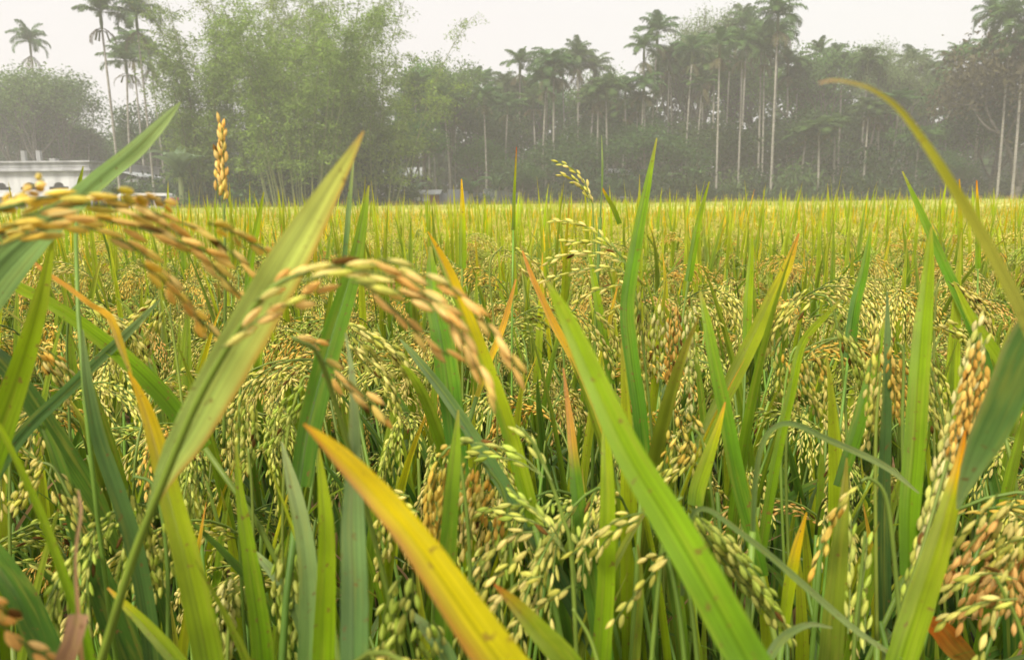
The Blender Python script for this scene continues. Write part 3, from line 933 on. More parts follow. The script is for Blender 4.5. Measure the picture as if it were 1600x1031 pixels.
hero_leaf(r, f, [(320, 1090, 30), (270, 1025, 28), (225, 975, 22), (195, 945, 14), (168, 918, 3)], .32, .34, 'tipped', tw=.2)
r, f = plant('rice plant with a dark green leaf filling the bottom left corner', *foot_of(130, 1200, .4))
hero_leaf(r, f, [(120, 1120, 50), (75, 1030, 54), (35, 940, 50), (-10, 870, 40), (-60, 800, 20)], .36, .38, 'dark', tw=.2)
hero_leaf(r, f, [(235, 1110, 50), (190, 1000, 56), (150, 900, 46), (115, 800, 34), (85, 710, 20), (60, 650, 3)], .46, .48, 'dark', tw=.2, stem=False)
r, f = plant('rice plant with a green leaf reddened at its tip rising from the bottom edge', *foot_of(950, 1250, .3))
hero_leaf(r, f, [(925, 1090, 50), (880, 1028, 48), (840, 985, 40), (805, 945, 26), (772, 912, 3)], .27, .29, 'red', tw=.2)
r, f = plant('rice plant with two upright green leaves, one bright, beside the broadest green leaf', *foot_of(935, 1180, .42))
hero_leaf(r, f, [(930, 1110, 38), (940, 1000, 36), (946, 900, 33), (948, 800, 30), (947, 730, 24), (945, 680, 14), (944, 636, 3)], .38, .42, 'bright1', tw=.25)
hero_leaf(r, f, [(950, 1110, 40), (938, 1000, 38), (920, 900, 34), (905, 800, 28), (896, 720, 20), (890, 660, 14), (880, 575, 3)], .43, .5, 'otip', tw=.25, stem=False)
r, f = plant('rice plant with a long dark bluish leaf sloping behind the small pale ears', *foot_of(960, 1150, .5))
hero_leaf(r, f, [(960, 1070, 30), (915, 985, 32), (865, 890, 30), (810, 800, 29), (755, 710, 27), (700, 625, 22), (650, 560, 14), (625, 530, 3)], .46, .56, 'teal', tw=.3)
r, f = plant('rice plant with a tall leaf striped yellow and green standing behind the orange panicle', *foot_of(850, 1050, .52))
hero_leaf(r, f, [(835, 820, 28), (812, 735, 31), (790, 660, 31), (765, 590, 30), (738, 520, 28), (708, 445, 24), (690, 405, 18), (668, 362, 3)], .46, .5, 'ytop', tw=.3, edge=(1, .1, (120, 158, 20)))
r, f = plant('rice plant with a broad green blade standing behind the drooping orange ears', *foot_of(700, 1100, .6))
hero_leaf(r, f, [(720, 760, 34), (710, 680, 40), (700, 600, 44), (690, 530, 42), (680, 480, 36), (674, 430, 22), (672, 385, 4)], .54, .6, 'green1', tw=.2)
r, f = plant('rice plant with a single dark green leaf upright beside the golden hanging ear', *foot_of(690, 1150, .4))
hero_leaf(r, f, [(688, 1110, 38), (692, 980, 36), (697, 880, 34), (703, 790, 30), (710, 710, 22), (716, 640, 3)], .37, .4, 'green1', tw=.25)
r, f = plant('rice plant with a deep green leaf tapering up past the arch of the orange panicle', *foot_of(470, 1100, .48))
hero_leaf(r, f, [(468, 760, 40), (480, 680, 44), (498, 600, 45), (520, 520, 44), (542, 450, 36), (558, 390, 24), (568, 335, 15), (576, 290, 3)], .42, .5, 'green1', tw=.25)
hero_leaf(r, f, [(536, 420, 8), (542, 360, 10), (546, 310, 9), (552, 252, 3)], .55, .56, 'teal1', tw=.2, stem=False)
# 7 centre right
r, f = plant('rice plant with the tallest sword shaped leaf, its tip against the dark trees', *foot_of(990, 1100, .8))
hero_leaf(r, f, [(1010, 760, 24), (998, 640, 27), (986, 560, 28), (979, 480, 27), (990, 400, 24), (1000, 345, 20), (1012, 285, 13), (1026, 216, 2.5)], .56, .62, 'green1', tw=.2)
r, f = plant('rice plant with two dark green blades leaning together right of the dry pale ears', *foot_of(1180, 1150, .5))
hero_leaf(r, f, [(1190, 900, 26), (1170, 820, 28), (1150, 740, 30), (1134, 655, 28), (1116, 570, 24), (1104, 505, 17), (1094, 455, 3)], .48, .52, 'green1', tw=.25)
hero_leaf(r, f, [(1085, 790, 28), (1090, 760, 30), (1105, 715, 24), (1120, 672, 14), (1133, 628, 3)], .46, .47, 'tipped', tw=.2, stem=False)
r, f = plant('rice plant with a slanting bright leaf whose upper end has turned orange', *foot_of(1060, 1050, .75))
hero_leaf(r, f, [(1085, 720, 22), (1115, 650, 28), (1148, 585, 30), (1180, 520, 28), (1208, 460, 24), (1230, 415, 18), (1248, 365, 3)], .58, .64, 'tipped', tw=.2)
r, f = plant('rice plant with a kinked yellow green leaf beside the arched brown green ear', *foot_of(1180, 1150, .6))
hero_leaf(r, f, [(1186, 880, 18), (1205, 760, 19), (1220, 680, 18), (1236, 610, 17), (1248, 550, 16), (1262, 522, 14), (1285, 498, 11), (1312, 470, 3)], .52, .56, 'bright1', tw=.25)
r, f = plant('rice plant with the straightest broad bright leaf upright on the right hand side', *foot_of(1425, 1150, .5))
hero_leaf(r, f, [(1420, 900, 32), (1420, 800, 36), (1428, 700, 38), (1434, 600, 36), (1440, 520, 33), (1447, 450, 24), (1452, 400, 14), (1455, 355, 3)], .42, .48, 'bright1', tw=.2)
r, f = plant('rice plant with a slim dark bluish leaf standing left of the straight bright leaf', *foot_of(1380, 1150, .6))
hero_leaf(r, f, [(1382, 980, 24), (1380, 860, 24), (1381, 740, 22), (1384, 640, 19), (1386, 540, 13), (1386, 455, 3)], .5, .52, 'teal', tw=.3)
hero_leaf(r, f, [(1310, 760, 20), (1335, 680, 26), (1355, 610, 24), (1370, 550, 16), (1382, 500, 3)], .52, .54, 'green1', tw=.2, stem=False)
r, f = plant('rice plant with a dull olive leaf among the small ears at the lower right', *foot_of(1290, 1200, .42))
hero_leaf(r, f, [(1290, 1110, 44), (1298, 1010, 42), (1305, 920, 38), (1312, 840, 28), (1318, 780, 17), (1323, 715, 3)], .4, .42, 'olive', tw=.2)
r, f = plant('rice plant with a short yellow tipped leaf low beside the olive leaf', *foot_of(1215, 1200, .5))
hero_leaf(r, f, [(1222, 1000, 16), (1232, 920, 22), (1243, 860, 18), (1260, 800, 3)], .46, .47, 'ytop', tw=.2)
r, f = plant('rice plant with an arched leaf curling over the trees on the right, its tip dry', *foot_of(1680, 800, .26))
hero_leaf(r, f, [(1690, 760, 30), (1650, 620, 28), (1612, 520, 25), (1570, 435, 22), (1530, 360, 20), (1488, 290, 18), (1446, 225, 14), (1404, 170, 10), (1364, 141, 7), (1328, 129, 5), (1300, 126, 4), (1280, 130, 2)], .24, .2, 'arc', tw=.05, gain=1.9, n=46)
r, f = plant('rice plant with a thin pointed leaf leaning left near the straight bright leaf', *foot_of(1560, 900, .8))
hero_leaf(r, f, [(1560, 640, 20), (1530, 540, 20), (1498, 465, 20), (1468, 400, 17), (1440, 335, 12), (1410, 268, 2.5)], .7, .76, 'green1', tw=.2)
r, f = plant('rice plant with a pale edged grey green leaf bending down at the right edge', *foot_of(1760, 760, .3))
hero_leaf(r, f, [(1700, 420, 60), (1650, 470, 66), (1604, 545, 68), (1572, 620, 62), (1545, 680, 56), (1520, 730, 36), (1502, 775, 14), (1496, 795, 3)], .26, .33, 'teal', tw=.1, gain=1.3, edge=(-1, .86, (190, 178, 110)))
r, f = plant('rice plant with an orange pointed bright leaf against its bleached upright ear', *foot_of(1400, 1200, .36))
hero_leaf(r, f, [(1385, 1110, 44), (1410, 1020, 52), (1436, 940, 50), (1462, 860, 44), (1482, 790, 32), (1496, 735, 20), (1508, 672, 3)], .33, .36, 'otip1', tw=.2)
hero_panicle(r, f, [
    [(1395, 1000), (1425, 880), (1450, 790), (1470, 710), (1490, 640), (1508, 570), (1530, 500)],
    [(1400, 1000), (1440, 870), (1475, 750), (1500, 660), (1522, 590), (1540, 530)],
    [(1418, 930), (1446, 830), (1470, 760), (1490, 690)]],
    .4, .43, 'white', gl=.0085, gw=.0031, gap=.0036, spread=.10, seed=21, scheme0='green', label='bleached ear standing upright',
    stalk=[(1380, 1100, .4), (1400, 980, .4), (1440, 860, .4), (1480, 720, .41)])
r, f = plant('rice plant with a stout rusty brown ear packed behind the bleached ear', *foot_of(1420, 1200, .5))
hero_panicle(r, f, [
    [(1532, 520), (1520, 580), (1510, 640), (1496, 700), (1480, 745)], [(1540, 545), (1535, 600), (1522, 650), (1505, 700)],
    [(1545, 575), (1545, 620), (1530, 665), (1516, 700)], [(1525, 535), (1512, 600), (1498, 650), (1485, 710)], [(1515, 570), (1503, 630), (1490, 680)],
    [(1536, 560), (1528, 620), (1516, 660)]],
    .42, .42, 'brown', gl=.0068, gw=.0027, gap=.0029, spread=.16, seed=22, stalk=[(1430, 1080, .46), (1460, 850, .44), (1500, 680, .43), (1532, 520, .42)])
r, f = plant('rice plant with a long thin light leaf drooping across the lower right', *foot_of(1160, 1180, .45))
hero_leaf(r, f, [(1176, 830, 9), (1180, 750, 10), (1192, 690, 10), (1215, 664, 10), (1245, 663, 11), (1290, 684, 12), (1345, 708, 13), (1390, 732, 12), (1436, 770, 3)], .42, .4, 'pale', tw=.3, stem=False)
hero_leaf(r, f, [(1066, 930, 9), (1070, 850, 10), (1085, 800, 10), (1110, 797, 10), (1145, 822, 11), (1205, 868, 13), (1270, 925, 14), (1340, 985, 12), (1400, 1025, 8), (1440, 1050, 3)], .38, .33, 'pale', tw=.3, stem=False)
hero_stem(r, at(1176, 830, .42), (at(1180, 750, .42) - at(1176, 830, .42)).normalized(), f)
r, f = plant('rice plant with an orange dead leaf behind the tip of the broadest leaf', *foot_of(960, 900, .85))
hero_leaf(r, f, [(940, 680, 14), (912, 600, 16), (890, 550, 16), (868, 512, 15), (848, 470, 12), (830, 430, 9), (816, 392, 3)], .6, .64, 'orange', tw=.2)
r, f = plant('rice plant with a narrow orange yellow leaf beside the drooping tail of the orange panicle', *foot_of(740, 900, .85))
hero_leaf(r, f, [(745, 620, 10), (762, 570, 12), (780, 525, 12), (793, 485, 10), (806, 436, 3)], .62, .66, 'orange', tw=.2)
r, f = plant('rice plant with a dull withered blade pointing up from the bottom edge', *foot_of(990, 1200, .42))
hero_leaf(r, f, [(988, 1110, 16), (994, 1020, 15), (1000, 940, 12), (1001, 890, 8), (996, 850, 3)], .38, .39, 'olive', tw=.3)
r, f = plant('rice plant with a short pale leaf leaning low beside the bright yellow green leaf', *foot_of(480, 1200, .5))
hero_leaf(r, f, [(480, 1010, 14), (455, 940, 20), (430, 900, 20), (410, 876, 14), (392, 856, 3)], .42, .44, 'pale', tw=.2)
r, f = plant('rice plant with a pale grey blade half hidden under the yellow leaf', *foot_of(760, 1200, .4))
hero_leaf(r, f, [(720, 1080, 30), (695, 1020, 30), (668, 985, 24), (640, 952, 3)], .33, .34, 'teal1', tw=.2)
r, f = plant('rice plant with blunt light green leaf arching in at the bottom right', *foot_of(1170, 1250, .36))
hero_leaf(r, f, [(1180, 1080, 16), (1205, 1020, 18), (1230, 990, 16), (1265, 975, 10), (1300, 980, 3)], .32, .34, 'pale', tw=.2)
r, f = plant('dead rust orange leaf curled low in the bottom right corner', *foot_of(1500, 1180, .5))
hero_leaf(r, f, [(1418, 1080, 8), (1422, 1000, 12), (1440, 970, 22), (1470, 982, 40), (1495, 1010, 44), (1530, 1045, 20)], .42, .42, 'rust', tw=.2)
# tips and thin things against the trees
r, f = plant('rice plant with a dense tan ear standing upright against the bamboo', *foot_of(345, 700, .6))
hero_panicle(r, f, [[(352, 318), (347, 280), (344, 240), (345, 192)], [(346, 318), (350, 285), (349, 240), (347, 200)], [(340, 310), (341, 270), (340, 230)]], .5, .5, 'tan', gap=.0030, spread=.16, seed=34,
             stalk=[(350, 700, .52), (352, 450, .5), (350, 318, .5)], gl=.0075)
r, f = plant('rice plant with a nodding olive ear bent over against the dark trees', *foot_of(925, 700, .9))
hero_panicle(r, f, [[(922, 308), (915, 288), (900, 268), (884, 258), (868, 254)], [(924, 315), (912, 295), (896, 280), (876, 272)], [(926, 318), (918, 300), (906, 288), (896, 284)]], .75, .76, 'cream', gap=.0042, spread=.14, seed=32,
             stalk=[(930, 700, .8), (930, 450, .76), (926, 318, .75)], gl=.0078)
r, f = plant('rice plant with a thin seedless spike standing beside the nodding olive ear', *foot_of(940, 700, 1.0))
hero_leaf(r, f, [(938, 340, 3), (940, 300, 3), (941, 260, 4), (940, 212, 1.5)], .8, .8, 'pale', tw=.2)
hero_leaf(r, f, [(968, 350, 9), (958, 325, 9), (948, 308, 7), (940, 292, 2)], .82, .82, 'otip1', tw=.2, stem=False)
for (lab, pts, d_, pn) in (
    ('rice plant with a slender reddish leaf point left of the nodding ear', [(802, 360, 7), (803, 310, 6), (805, 270, 4), (807, 230, 1.5)], .9, 'red'),
    ('rice plant with a yellow streaked leaf point in front of the grey fence', [(722, 420, 14), (722, 360, 13), (722, 320, 9), (721, 280, 2)], .8, 'ytop'),
    ('rice plant with a bright leaf point against the low bushes right of the tallest leaf', [(1075, 440, 14), (1085, 380, 14), (1094, 335, 10), (1108, 284, 2)], .8, 'bright1'),
    ('rice plant with a small bright leaf above the golden ear by the white house', [(122, 300, 9), (124, 285, 8), (130, 260, 2)], .5, 'bright1'),
    ('rice plant with a bright narrow leaf right of the upright tan ear', [(385, 470, 13), (392, 400, 14), (402, 350, 11), (412, 300, 2)], .6, 'bright1'),
    ('rice plant with an orange tipped blade between the arched leaf and the right edge', [(1528, 420, 10), (1528, 360, 9), (1527, 320, 6), (1526, 282, 2)], 1.0, 'otip1'),
    ('rice plant with a yellow green blade just under the arched leaf', [(1500, 430, 10), (1500, 360, 9), (1500, 320, 6), (1499, 280, 2)], 1.0, 'ytop'),
    ('rice plant with a broad leaf leaning over the far crop near the right edge', [(1600, 640, 18), (1560, 560, 20), (1520, 500, 16), (1490, 440, 4)], .6, 'bright1'),
    ('rice plant with a green blade leaning left among ears beyond the tallest leaf', [(955, 600, 14), (942, 520, 16), (930, 450, 14), (918, 385, 2)], .7, 'bright1'),
    ('rice plant with a bluish blade leaning right above the arched brown green ear', [(1325, 560, 22), (1335, 480, 20), (1350, 420, 15), (1362, 350, 3)], .62, 'green1'),
    ('rice plant with a stiff blade beyond the dried pale ears, right of them', [(1165, 560, 14), (1168, 480, 16), (1172, 420, 12), (1176, 350, 2)], .75, 'bright1')):
    r, f = plant(lab, *foot_of(pts[0][0], pts[0][1] + 400, d_))
    hero_leaf(r, f, pts, d_, d_ + .03, pn, tw=.2, n=20, sr=.0013)

# ears of the foreground, each a plant of its own
def ear(label, stalk, branches, d, scheme, seed, **kw):
    r, f = plant(label, *foot_of(stalk[0][0], stalk[0][1], d))
    if d > .45 and 'gl' not in kw: kw.update(gl=.0080, gw=.0027, gap=kw.get('gap', .0042))
    hero_panicle(r, f, branches, d, d + .02, scheme, seed=seed, stalk=[(x, y, d) for (x, y) in stalk], **kw)
    P = at(stalk[0][0], stalk[0][1], d)
    hero_stem(r, P, (at(stalk[1][0], stalk[1][1], d) - P).normalized(), f)

def fan(x0, y0, x1, y1, k, sx, bend, rg):
    """k branch polylines side by side from (x0,y0) to (x1,y1)"""
    o_ = []
    for i in range(k):
        u = (i / max(k - 1, 1) - .5) * 2
        jx, jy = rg.uniform(-4, 4), rg.uniform(-14, 14)
        a = rg.uniform(0, .25); b_ = rg.uniform(.75, 1.05)
        X = lambda t: x0 + (x1 - x0) * t + u * sx * math.sin(min(1, t * 1.1 + .15) * 2.6) + bend * math.sin(t * math.pi) + jx
        Y = lambda t: y0 + (y1 - y0) * t + jy
        o_.append([(X(a + (b_ - a) * q / 4), Y(a + (b_ - a) * q / 4)) for q in range(5)])
    return o_

er = random.Random(77)
ear('rice plant with a deep gold ear hanging left of the single dark green leaf', [(730, 1150), (735, 900), (722, 740), (705, 700), (690, 712)], fan(697, 705, 675, 880, 6, 16, -6, er) + [[(712, 690), (700, 698), (688, 712)]], .42, 'gold', 41, gap=.0048)
ear('rice plant with pale green ears arching leftwards from one stalk below the striped leaf', [(905, 1120), (893, 870), (880, 810), (858, 745), (838, 700), (815, 668)],
    [[(862, 750), (850, 730), (838, 705), (825, 680), (806, 664)], [(845, 740), (815, 712), (780, 698), (745, 692), (722, 692)], [(850, 745), (812, 722), (770, 712), (735, 712)],
     [(885, 868), (862, 820), (828, 790), (790, 790), (752, 800)], [(875, 850), (850, 812), (815, 780), (795, 762)], [(880, 860), (850, 825), (815, 808), (775, 802)], [(892, 868), (905, 858), (900, 835)]],
    .4, 'green', 42, spread=.14, start=.25)
ear('rice plant with mixed gold and cream ears drooping below the grey green sloping leaf', [(800, 1120), (800, 900), (790, 780), (765, 735), (750, 720)],
    fan(742, 722, 728, 860, 5, 14, -4, er) + fan(765, 740, 722, 830, 4, 10, 10, er) + fan(780, 780, 745, 900, 4, 16, 4, er), .43, 'cream', 43, scheme0='gold')
ear('rice plant with a knobbly ear pointing left across the broadest leaf', [(1080, 1150), (1060, 950), (1030, 830), (1008, 802)], [[(1006, 800), (975, 808), (945, 824), (915, 848), (890, 868)], [(998, 812), (972, 822), (948, 842), (930, 868)]], .36, 'cream', 44, gap=.0052, gl=.009)
ear('rice plant with a thin ear curving down left of the broadest leaf near the bottom', [(1100, 1150), (1080, 950), (1056, 862)], [[(1050, 868), (1025, 890), (1000, 920), (975, 950), (960, 972)], [(1046, 858), (1030, 868), (1014, 872)]], .36, 'cream', 45, gap=.0056, gl=.009)
ear('rice plant with a dense ear of pale green grains spilling from behind the broadest leaf', [(1010, 1120), (1030, 900), (1045, 800), (1066, 776)],
    fan(1070, 780, 1240, 1010, 7, 22, 16, er) + fan(1080, 800, 1200, 960, 4, 18, 6, er), .38, 'green', 46, gap=.005, gl=.0088, gw=.0030)
ear('rice plant with one golden brown string of grains before the olive leaf', [(1420, 1150), (1400, 900), (1385, 780), (1360, 748), (1345, 752)], [[(1348, 754), (1325, 775), (1305, 805), (1290, 845), (1268, 888)], [(1330, 770), (1312, 795), (1298, 815)]], .38, 'gold', 47, gap=.0052, gl=.009, scheme0='cream')
ear('rice plant with green knobbly ears standing between the olive leaf and the bleached ear', [(1330, 1150), (1335, 1000), (1345, 900), (1352, 830)], [[(1325, 990), (1328, 930), (1328, 870), (1330, 812)], [(1340, 1000), (1345, 930), (1352, 880), (1355, 840)], [(1350, 1020), (1352, 960), (1348, 910)]], .4, 'green', 48)
ear('rice plant with a tangled heap of tan ears in the bottom right corner', [(1700, 1150), (1690, 900), (1640, 770), (1600, 750)],
    fan(1600, 770, 1480, 900, 4, 20, 0, er) + fan(1600, 830, 1500, 960, 4, 22, 0, er) + fan(1590, 780, 1540, 980, 5, 30, 0, er) + fan(1620, 800, 1590, 1000, 4, 26, 0, er), .4, 'tan', 49, gl=.0088, gw=.0030, scheme0='cream')
ear('rice plant with cream ears in front of the tan heap in the bottom right corner', [(1640, 1180), (1600, 1000), (1570, 930), (1555, 900)],
    [[(1560, 770), (1530, 810), (1500, 840), (1478, 862)], [(1590, 905), (1550, 895), (1510, 905), (1478, 925)], [(1590, 935), (1540, 940), (1500, 955), (1465, 975)], [(1580, 880), (1560, 930), (1545, 980), (1530, 1031)], [(1600, 840), (1570, 850), (1540, 870)]], .36, 'cream', 50, gl=.0095, gw=.0030)
ear('rice plant with upright cream ears clustered left of the dried pale ears', [(1000, 1100), (1005, 800), (1008, 640)], fan(1005, 460, 1002, 640, 5, 13, 0, er), .62, 'cream', 51, gap=.004)
ear('rice plant with a white dried ear standing beyond the broadest leaf', [(1040, 1100), (1035, 800), (1030, 620)], fan(1032, 455, 1030, 600, 3, 9, 0, er), .6, 'white', 52, gap=.0045)
ear('rice plant with a golden brown ear upright among the dried pale ears', [(1060, 1100), (1056, 800), (1052, 640)], fan(1054, 470, 1048, 640, 4, 10, 0, er), .63, 'brown', 53, gap=.0045)
ear('rice plant with ragged whitish ears beside the dark leaning blades', [(1090, 1100), (1085, 850), (1078, 720)], fan(1076, 465, 1080, 640, 3, 9, 0, er) + [[(1085, 620), (1070, 640), (1062, 655)], [(1090, 655), (1070, 672), (1045, 690)]], .58, 'white', 54)
ear('rice plant with cream ears drooping under the white dried ears', [(1130, 1100), (1120, 850), (1100, 700), (1080, 665)], fan(1080, 665, 1020, 760, 4, 18, 8, er) + fan(1060, 640, 1090, 740, 4, 20, 0, er), .5, 'cream', 55, scheme0='gold')
ear('rice plant with a full cream ear arching right behind the arch of the orange panicle', [(520, 1000), (495, 700), (492, 560), (505, 515), (530, 503)], fan(530, 505, 640, 610, 7, 10, 28, er) + fan(520, 510, 620, 650, 4, 14, 22, er), .55, 'cream', 56, gap=.0042)
ear('rice plant with an arched brown green ear like a hook beside the kinked leaf', [(1240, 1050), (1228, 720), (1245, 560), (1275, 505), (1300, 492)], fan(1300, 498, 1352, 640, 6, 8, 14, er), .58, 'green', 57, gap=.0045)
ear('rice plant with tan ears hanging under the hook shaped ear', [(1230, 1000), (1220, 700), (1235, 560), (1262, 535)], fan(1255, 540, 1290, 660, 5, 24, 0, er) + fan(1225, 560, 1240, 660, 4, 16, 0, er), .6, 'cream', 58, scheme0='gold')
ear('rice plant with heavy pale green ears hanging between the teal and yellow leaves', [(260, 1150), (262, 900), (245, 770), (215, 745), (205, 752)], fan(205, 752, 232, 900, 4, 14, 0, er) + fan(235, 800, 255, 930, 4, 20, 0, er), .42, 'green', 59)
ear('rice plant with whitish green ears standing at the bottom left of the upright leaves', [(352, 1150), (355, 1040), (358, 960)], fan(362, 890, 352, 1030, 4, 12, 0, er), .4, 'white', 60)
ear('rice plant with pale green ears standing between the upright leaves and the light leaf', [(440, 1150), (445, 1040), (450, 940)], fan(456, 840, 455, 1031, 5, 22, 0, er), .42, 'green', 61)
ear('rice plant with large cream grains at the bottom edge under the yellow leaf', [(640, 1180), (635, 1100), (630, 1040)], fan(640, 905, 600, 1040, 4, 20, 0, er) + fan(660, 960, 690, 1050, 3, 20, 0, er), .32, 'green', 62, gl=.0095, gw=.0030)
ear('rice plant with blurred orange grains low in the bottom left corner', [(-60, 1100), (-40, 960), (-10, 950)], [[(-30, 960), (0, 975), (30, 1000), (70, 1024)], [(-30, 940), (0, 948), (20, 966)]], .22, 'tan', 63, gl=.009, gw=.0030)
ear('rice plant with pinkish cream ears lying over the bottom edge right of the yellow leaf', [(960, 1180), (930, 1020), (895, 950)], [[(892, 915), (860, 935), (835, 952), (805, 975)], [(830, 855), (800, 880), (770, 905), (745, 935)], [(840, 830), (800, 835), (770, 860), (742, 905)], [(850, 900), (820, 905), (790, 925), (760, 950)]], .36, 'cream', 64, gl=.0088)
ear('rice plant with a string of pale grains hanging beside the wide grey green leaf', [(700, 1150), (690, 950), (660, 860), (640, 800)], [[(640, 775), (620, 770), (600, 765), (590, 752)], [(655, 800), (625, 790), (600, 790)]] + fan(610, 770, 595, 900, 4, 16, 0, er), .46, 'cream', 65)
ear('rice plant with brown green ears hanging at the left edge under the teal leaf', [(150, 1100), (130, 850), (90, 740), (60, 720)], fan(70, 720, 20, 800, 4, 10, 0, er) + fan(80, 740, 150, 860, 5, 14, 0, er), .46, 'cream', 66)
ear('rice plant with green ears standing behind the bright yellow green leaf', [(400, 1100), (395, 800), (388, 700)], fan(392, 600, 385, 740, 4, 14, 0, er), .5, 'green', 67)
ear('rice plant with green ears nodding left of the deep green leaf', [(440, 1000), (445, 720), (470, 600), (490, 590)], fan(500, 600, 440, 660, 4, 12, 0, er) + fan(470, 610, 420, 700, 3, 12, 0, er), .55, 'green', 68)
ear('rice plant with cream ears dangling behind the bleached upright ear', [(1500, 1000), (1480, 700), (1450, 560)], fan(1455, 500, 1500, 530, 4, 26, 0, er) + fan(1450, 560, 1475, 680, 5, 24, 0, er), .55, 'cream', 69)
ear('rice plant with a golden ear hanging left of the straight bright leaf', [(1420, 1000), (1410, 700), (1412, 560), (1402, 535)], fan(1400, 538, 1404, 650, 3, 9, 0, er), .5, 'gold', 70)
ear('rice plant with a pale ear hanging between the slim bluish leaf and its neighbour', [(1370, 1000), (1368, 700), (1376, 580)], fan(1378, 500, 1358, 680, 2, 5, 0, er) + fan(1378, 590, 1356, 690, 2, 5, 0, er), .47, 'cream', 71)
ear('rice plant with an open thin branched ear spreading left from beyond the broadest leaf tip', [(1040, 1000), (1020, 700), (1000, 500), (980, 420), (955, 380)],
    [[(955, 385), (930, 362), (895, 348), (862, 344)], [(975, 410), (945, 398), (900, 396), (855, 408)], [(985, 430), (950, 418), (900, 424), (845, 440)], [(965, 395), (935, 380), (885, 378)],
     [(990, 450), (965, 445), (930, 455), (905, 470)], [(995, 470), (975, 475), (945, 490)], [(970, 400), (990, 420), (1005, 450)]], .62, 'cream', 72)
ear('rice plant with straw coloured heads bowed to the right behind the teal leaf', [(120, 1000), (110, 700), (105, 520), (125, 470)], fan(130, 470, 230, 560, 5, 10, 22, er) + fan(125, 480, 190, 590, 4, 14, 12, er), .6, 'cream', 73)
ear('rice plant with straw coloured heads bowed low behind the folded orange leaf', [(300, 1000), (290, 700), (270, 520), (255, 470)], fan(250, 470, 180, 560, 5, 10, -20, er) + fan(255, 480, 215, 600, 4, 14, -10, er), .62, 'cream', 74)
ear('rice plant with a tan head hanging over the dark bluish crossing leaf', [(20, 1000), (15, 800), (20, 600), (35, 540)], fan(40, 540, 110, 640, 5, 12, 14, er), .52, 'cream', 75, scheme0='gold')
ear('rice plant with a straw head bent rightward beyond the straight broad bright leaf', [(1480, 1000), (1460, 700), (1462, 470), (1475, 430)], fan(1480, 430, 1545, 520, 5, 10, 16, er), .68, 'cream', 76)
ear('rice plant with a heavy straw head bent leftward above the hook shaped ear', [(1330, 1000), (1320, 620), (1300, 480), (1270, 458)], fan(1265, 460, 1200, 560, 6, 12, -18, er), .62, 'cream', 77)
ear('rice plant with a curved straw head between the orange panicle and the tallest leaf', [(900, 1000), (890, 700), (880, 520), (900, 480)], fan(905, 480, 960, 580, 5, 10, 14, er), .68, 'cream', 78)
ear('rice plant with a fine straw head against the far crop above the orange panicle tail', [(780, 900), (775, 560), (765, 420), (785, 385)], fan(790, 385, 850, 450, 4, 8, 12, er), .85, 'cream', 79)
# ------------------------------------------------------------------ trees
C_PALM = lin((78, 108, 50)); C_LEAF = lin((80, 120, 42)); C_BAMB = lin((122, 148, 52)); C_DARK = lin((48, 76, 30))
trng = random.Random(21)

def vary(c, rng, a=.7, b=1.25):
    f = rng.uniform(a, b)
    return tuple(v * f for v in c)

def frond(mb, base, az, el, L, rng, col, droop=1.1, leaflet=.5, pairs=22, wd=.05):
    p = Vector(base); e = el
    pts, ds = [], []
    n = 10
    for i in range(n + 1):
        v = i / n
        ee = R(el) - droop * v ** 1.5 * 1.5
        d = Vector((math.cos(az) * math.cos(ee), math.sin(az) * math.cos(ee), math.sin(ee)))
        pts.append(p.copy()); ds.append(d); p += d * L / n
    tube(mb, pts, [.025 * (1 - .8 * i / n) for i in range(n + 1)], 3, vary(col, rng), cap=False)
    for k in range(pairs):
        v = .12 + .86 * k / pairs
        i = min(n - 1, int(v * n)); u = v * n - i
        q = pts[i].lerp(pts[i + 1], u); d = ds[i]
        s = d.cross(Vector((0, 0, 1)));
        if s.length < .05: s = Vector((-math.sin(az), math.cos(az), 0))
        s.normalize(); up = s.cross(d)
        ll = leaflet * (math.sin(math.pi * min(1, v * .85 + .12)) ** .6) * rng.uniform(.8, 1.15)
        for sg in (-1, 1):
            dd = (s * sg + d * .75 + up * rng.uniform(-.1, .35)).normalized()
            a = q; b = q + dd * ll * .55; c = b + (dd * .6 + Vector((0, 0, -.8))).normalized() * ll * .5
            wv = d * wd * .5
            col2 = vary(col, rng)
            mb.add([a - wv, a + wv, b + wv, b - wv, c], [(0, 1, 2, 3), (3, 2, 4)], col2)

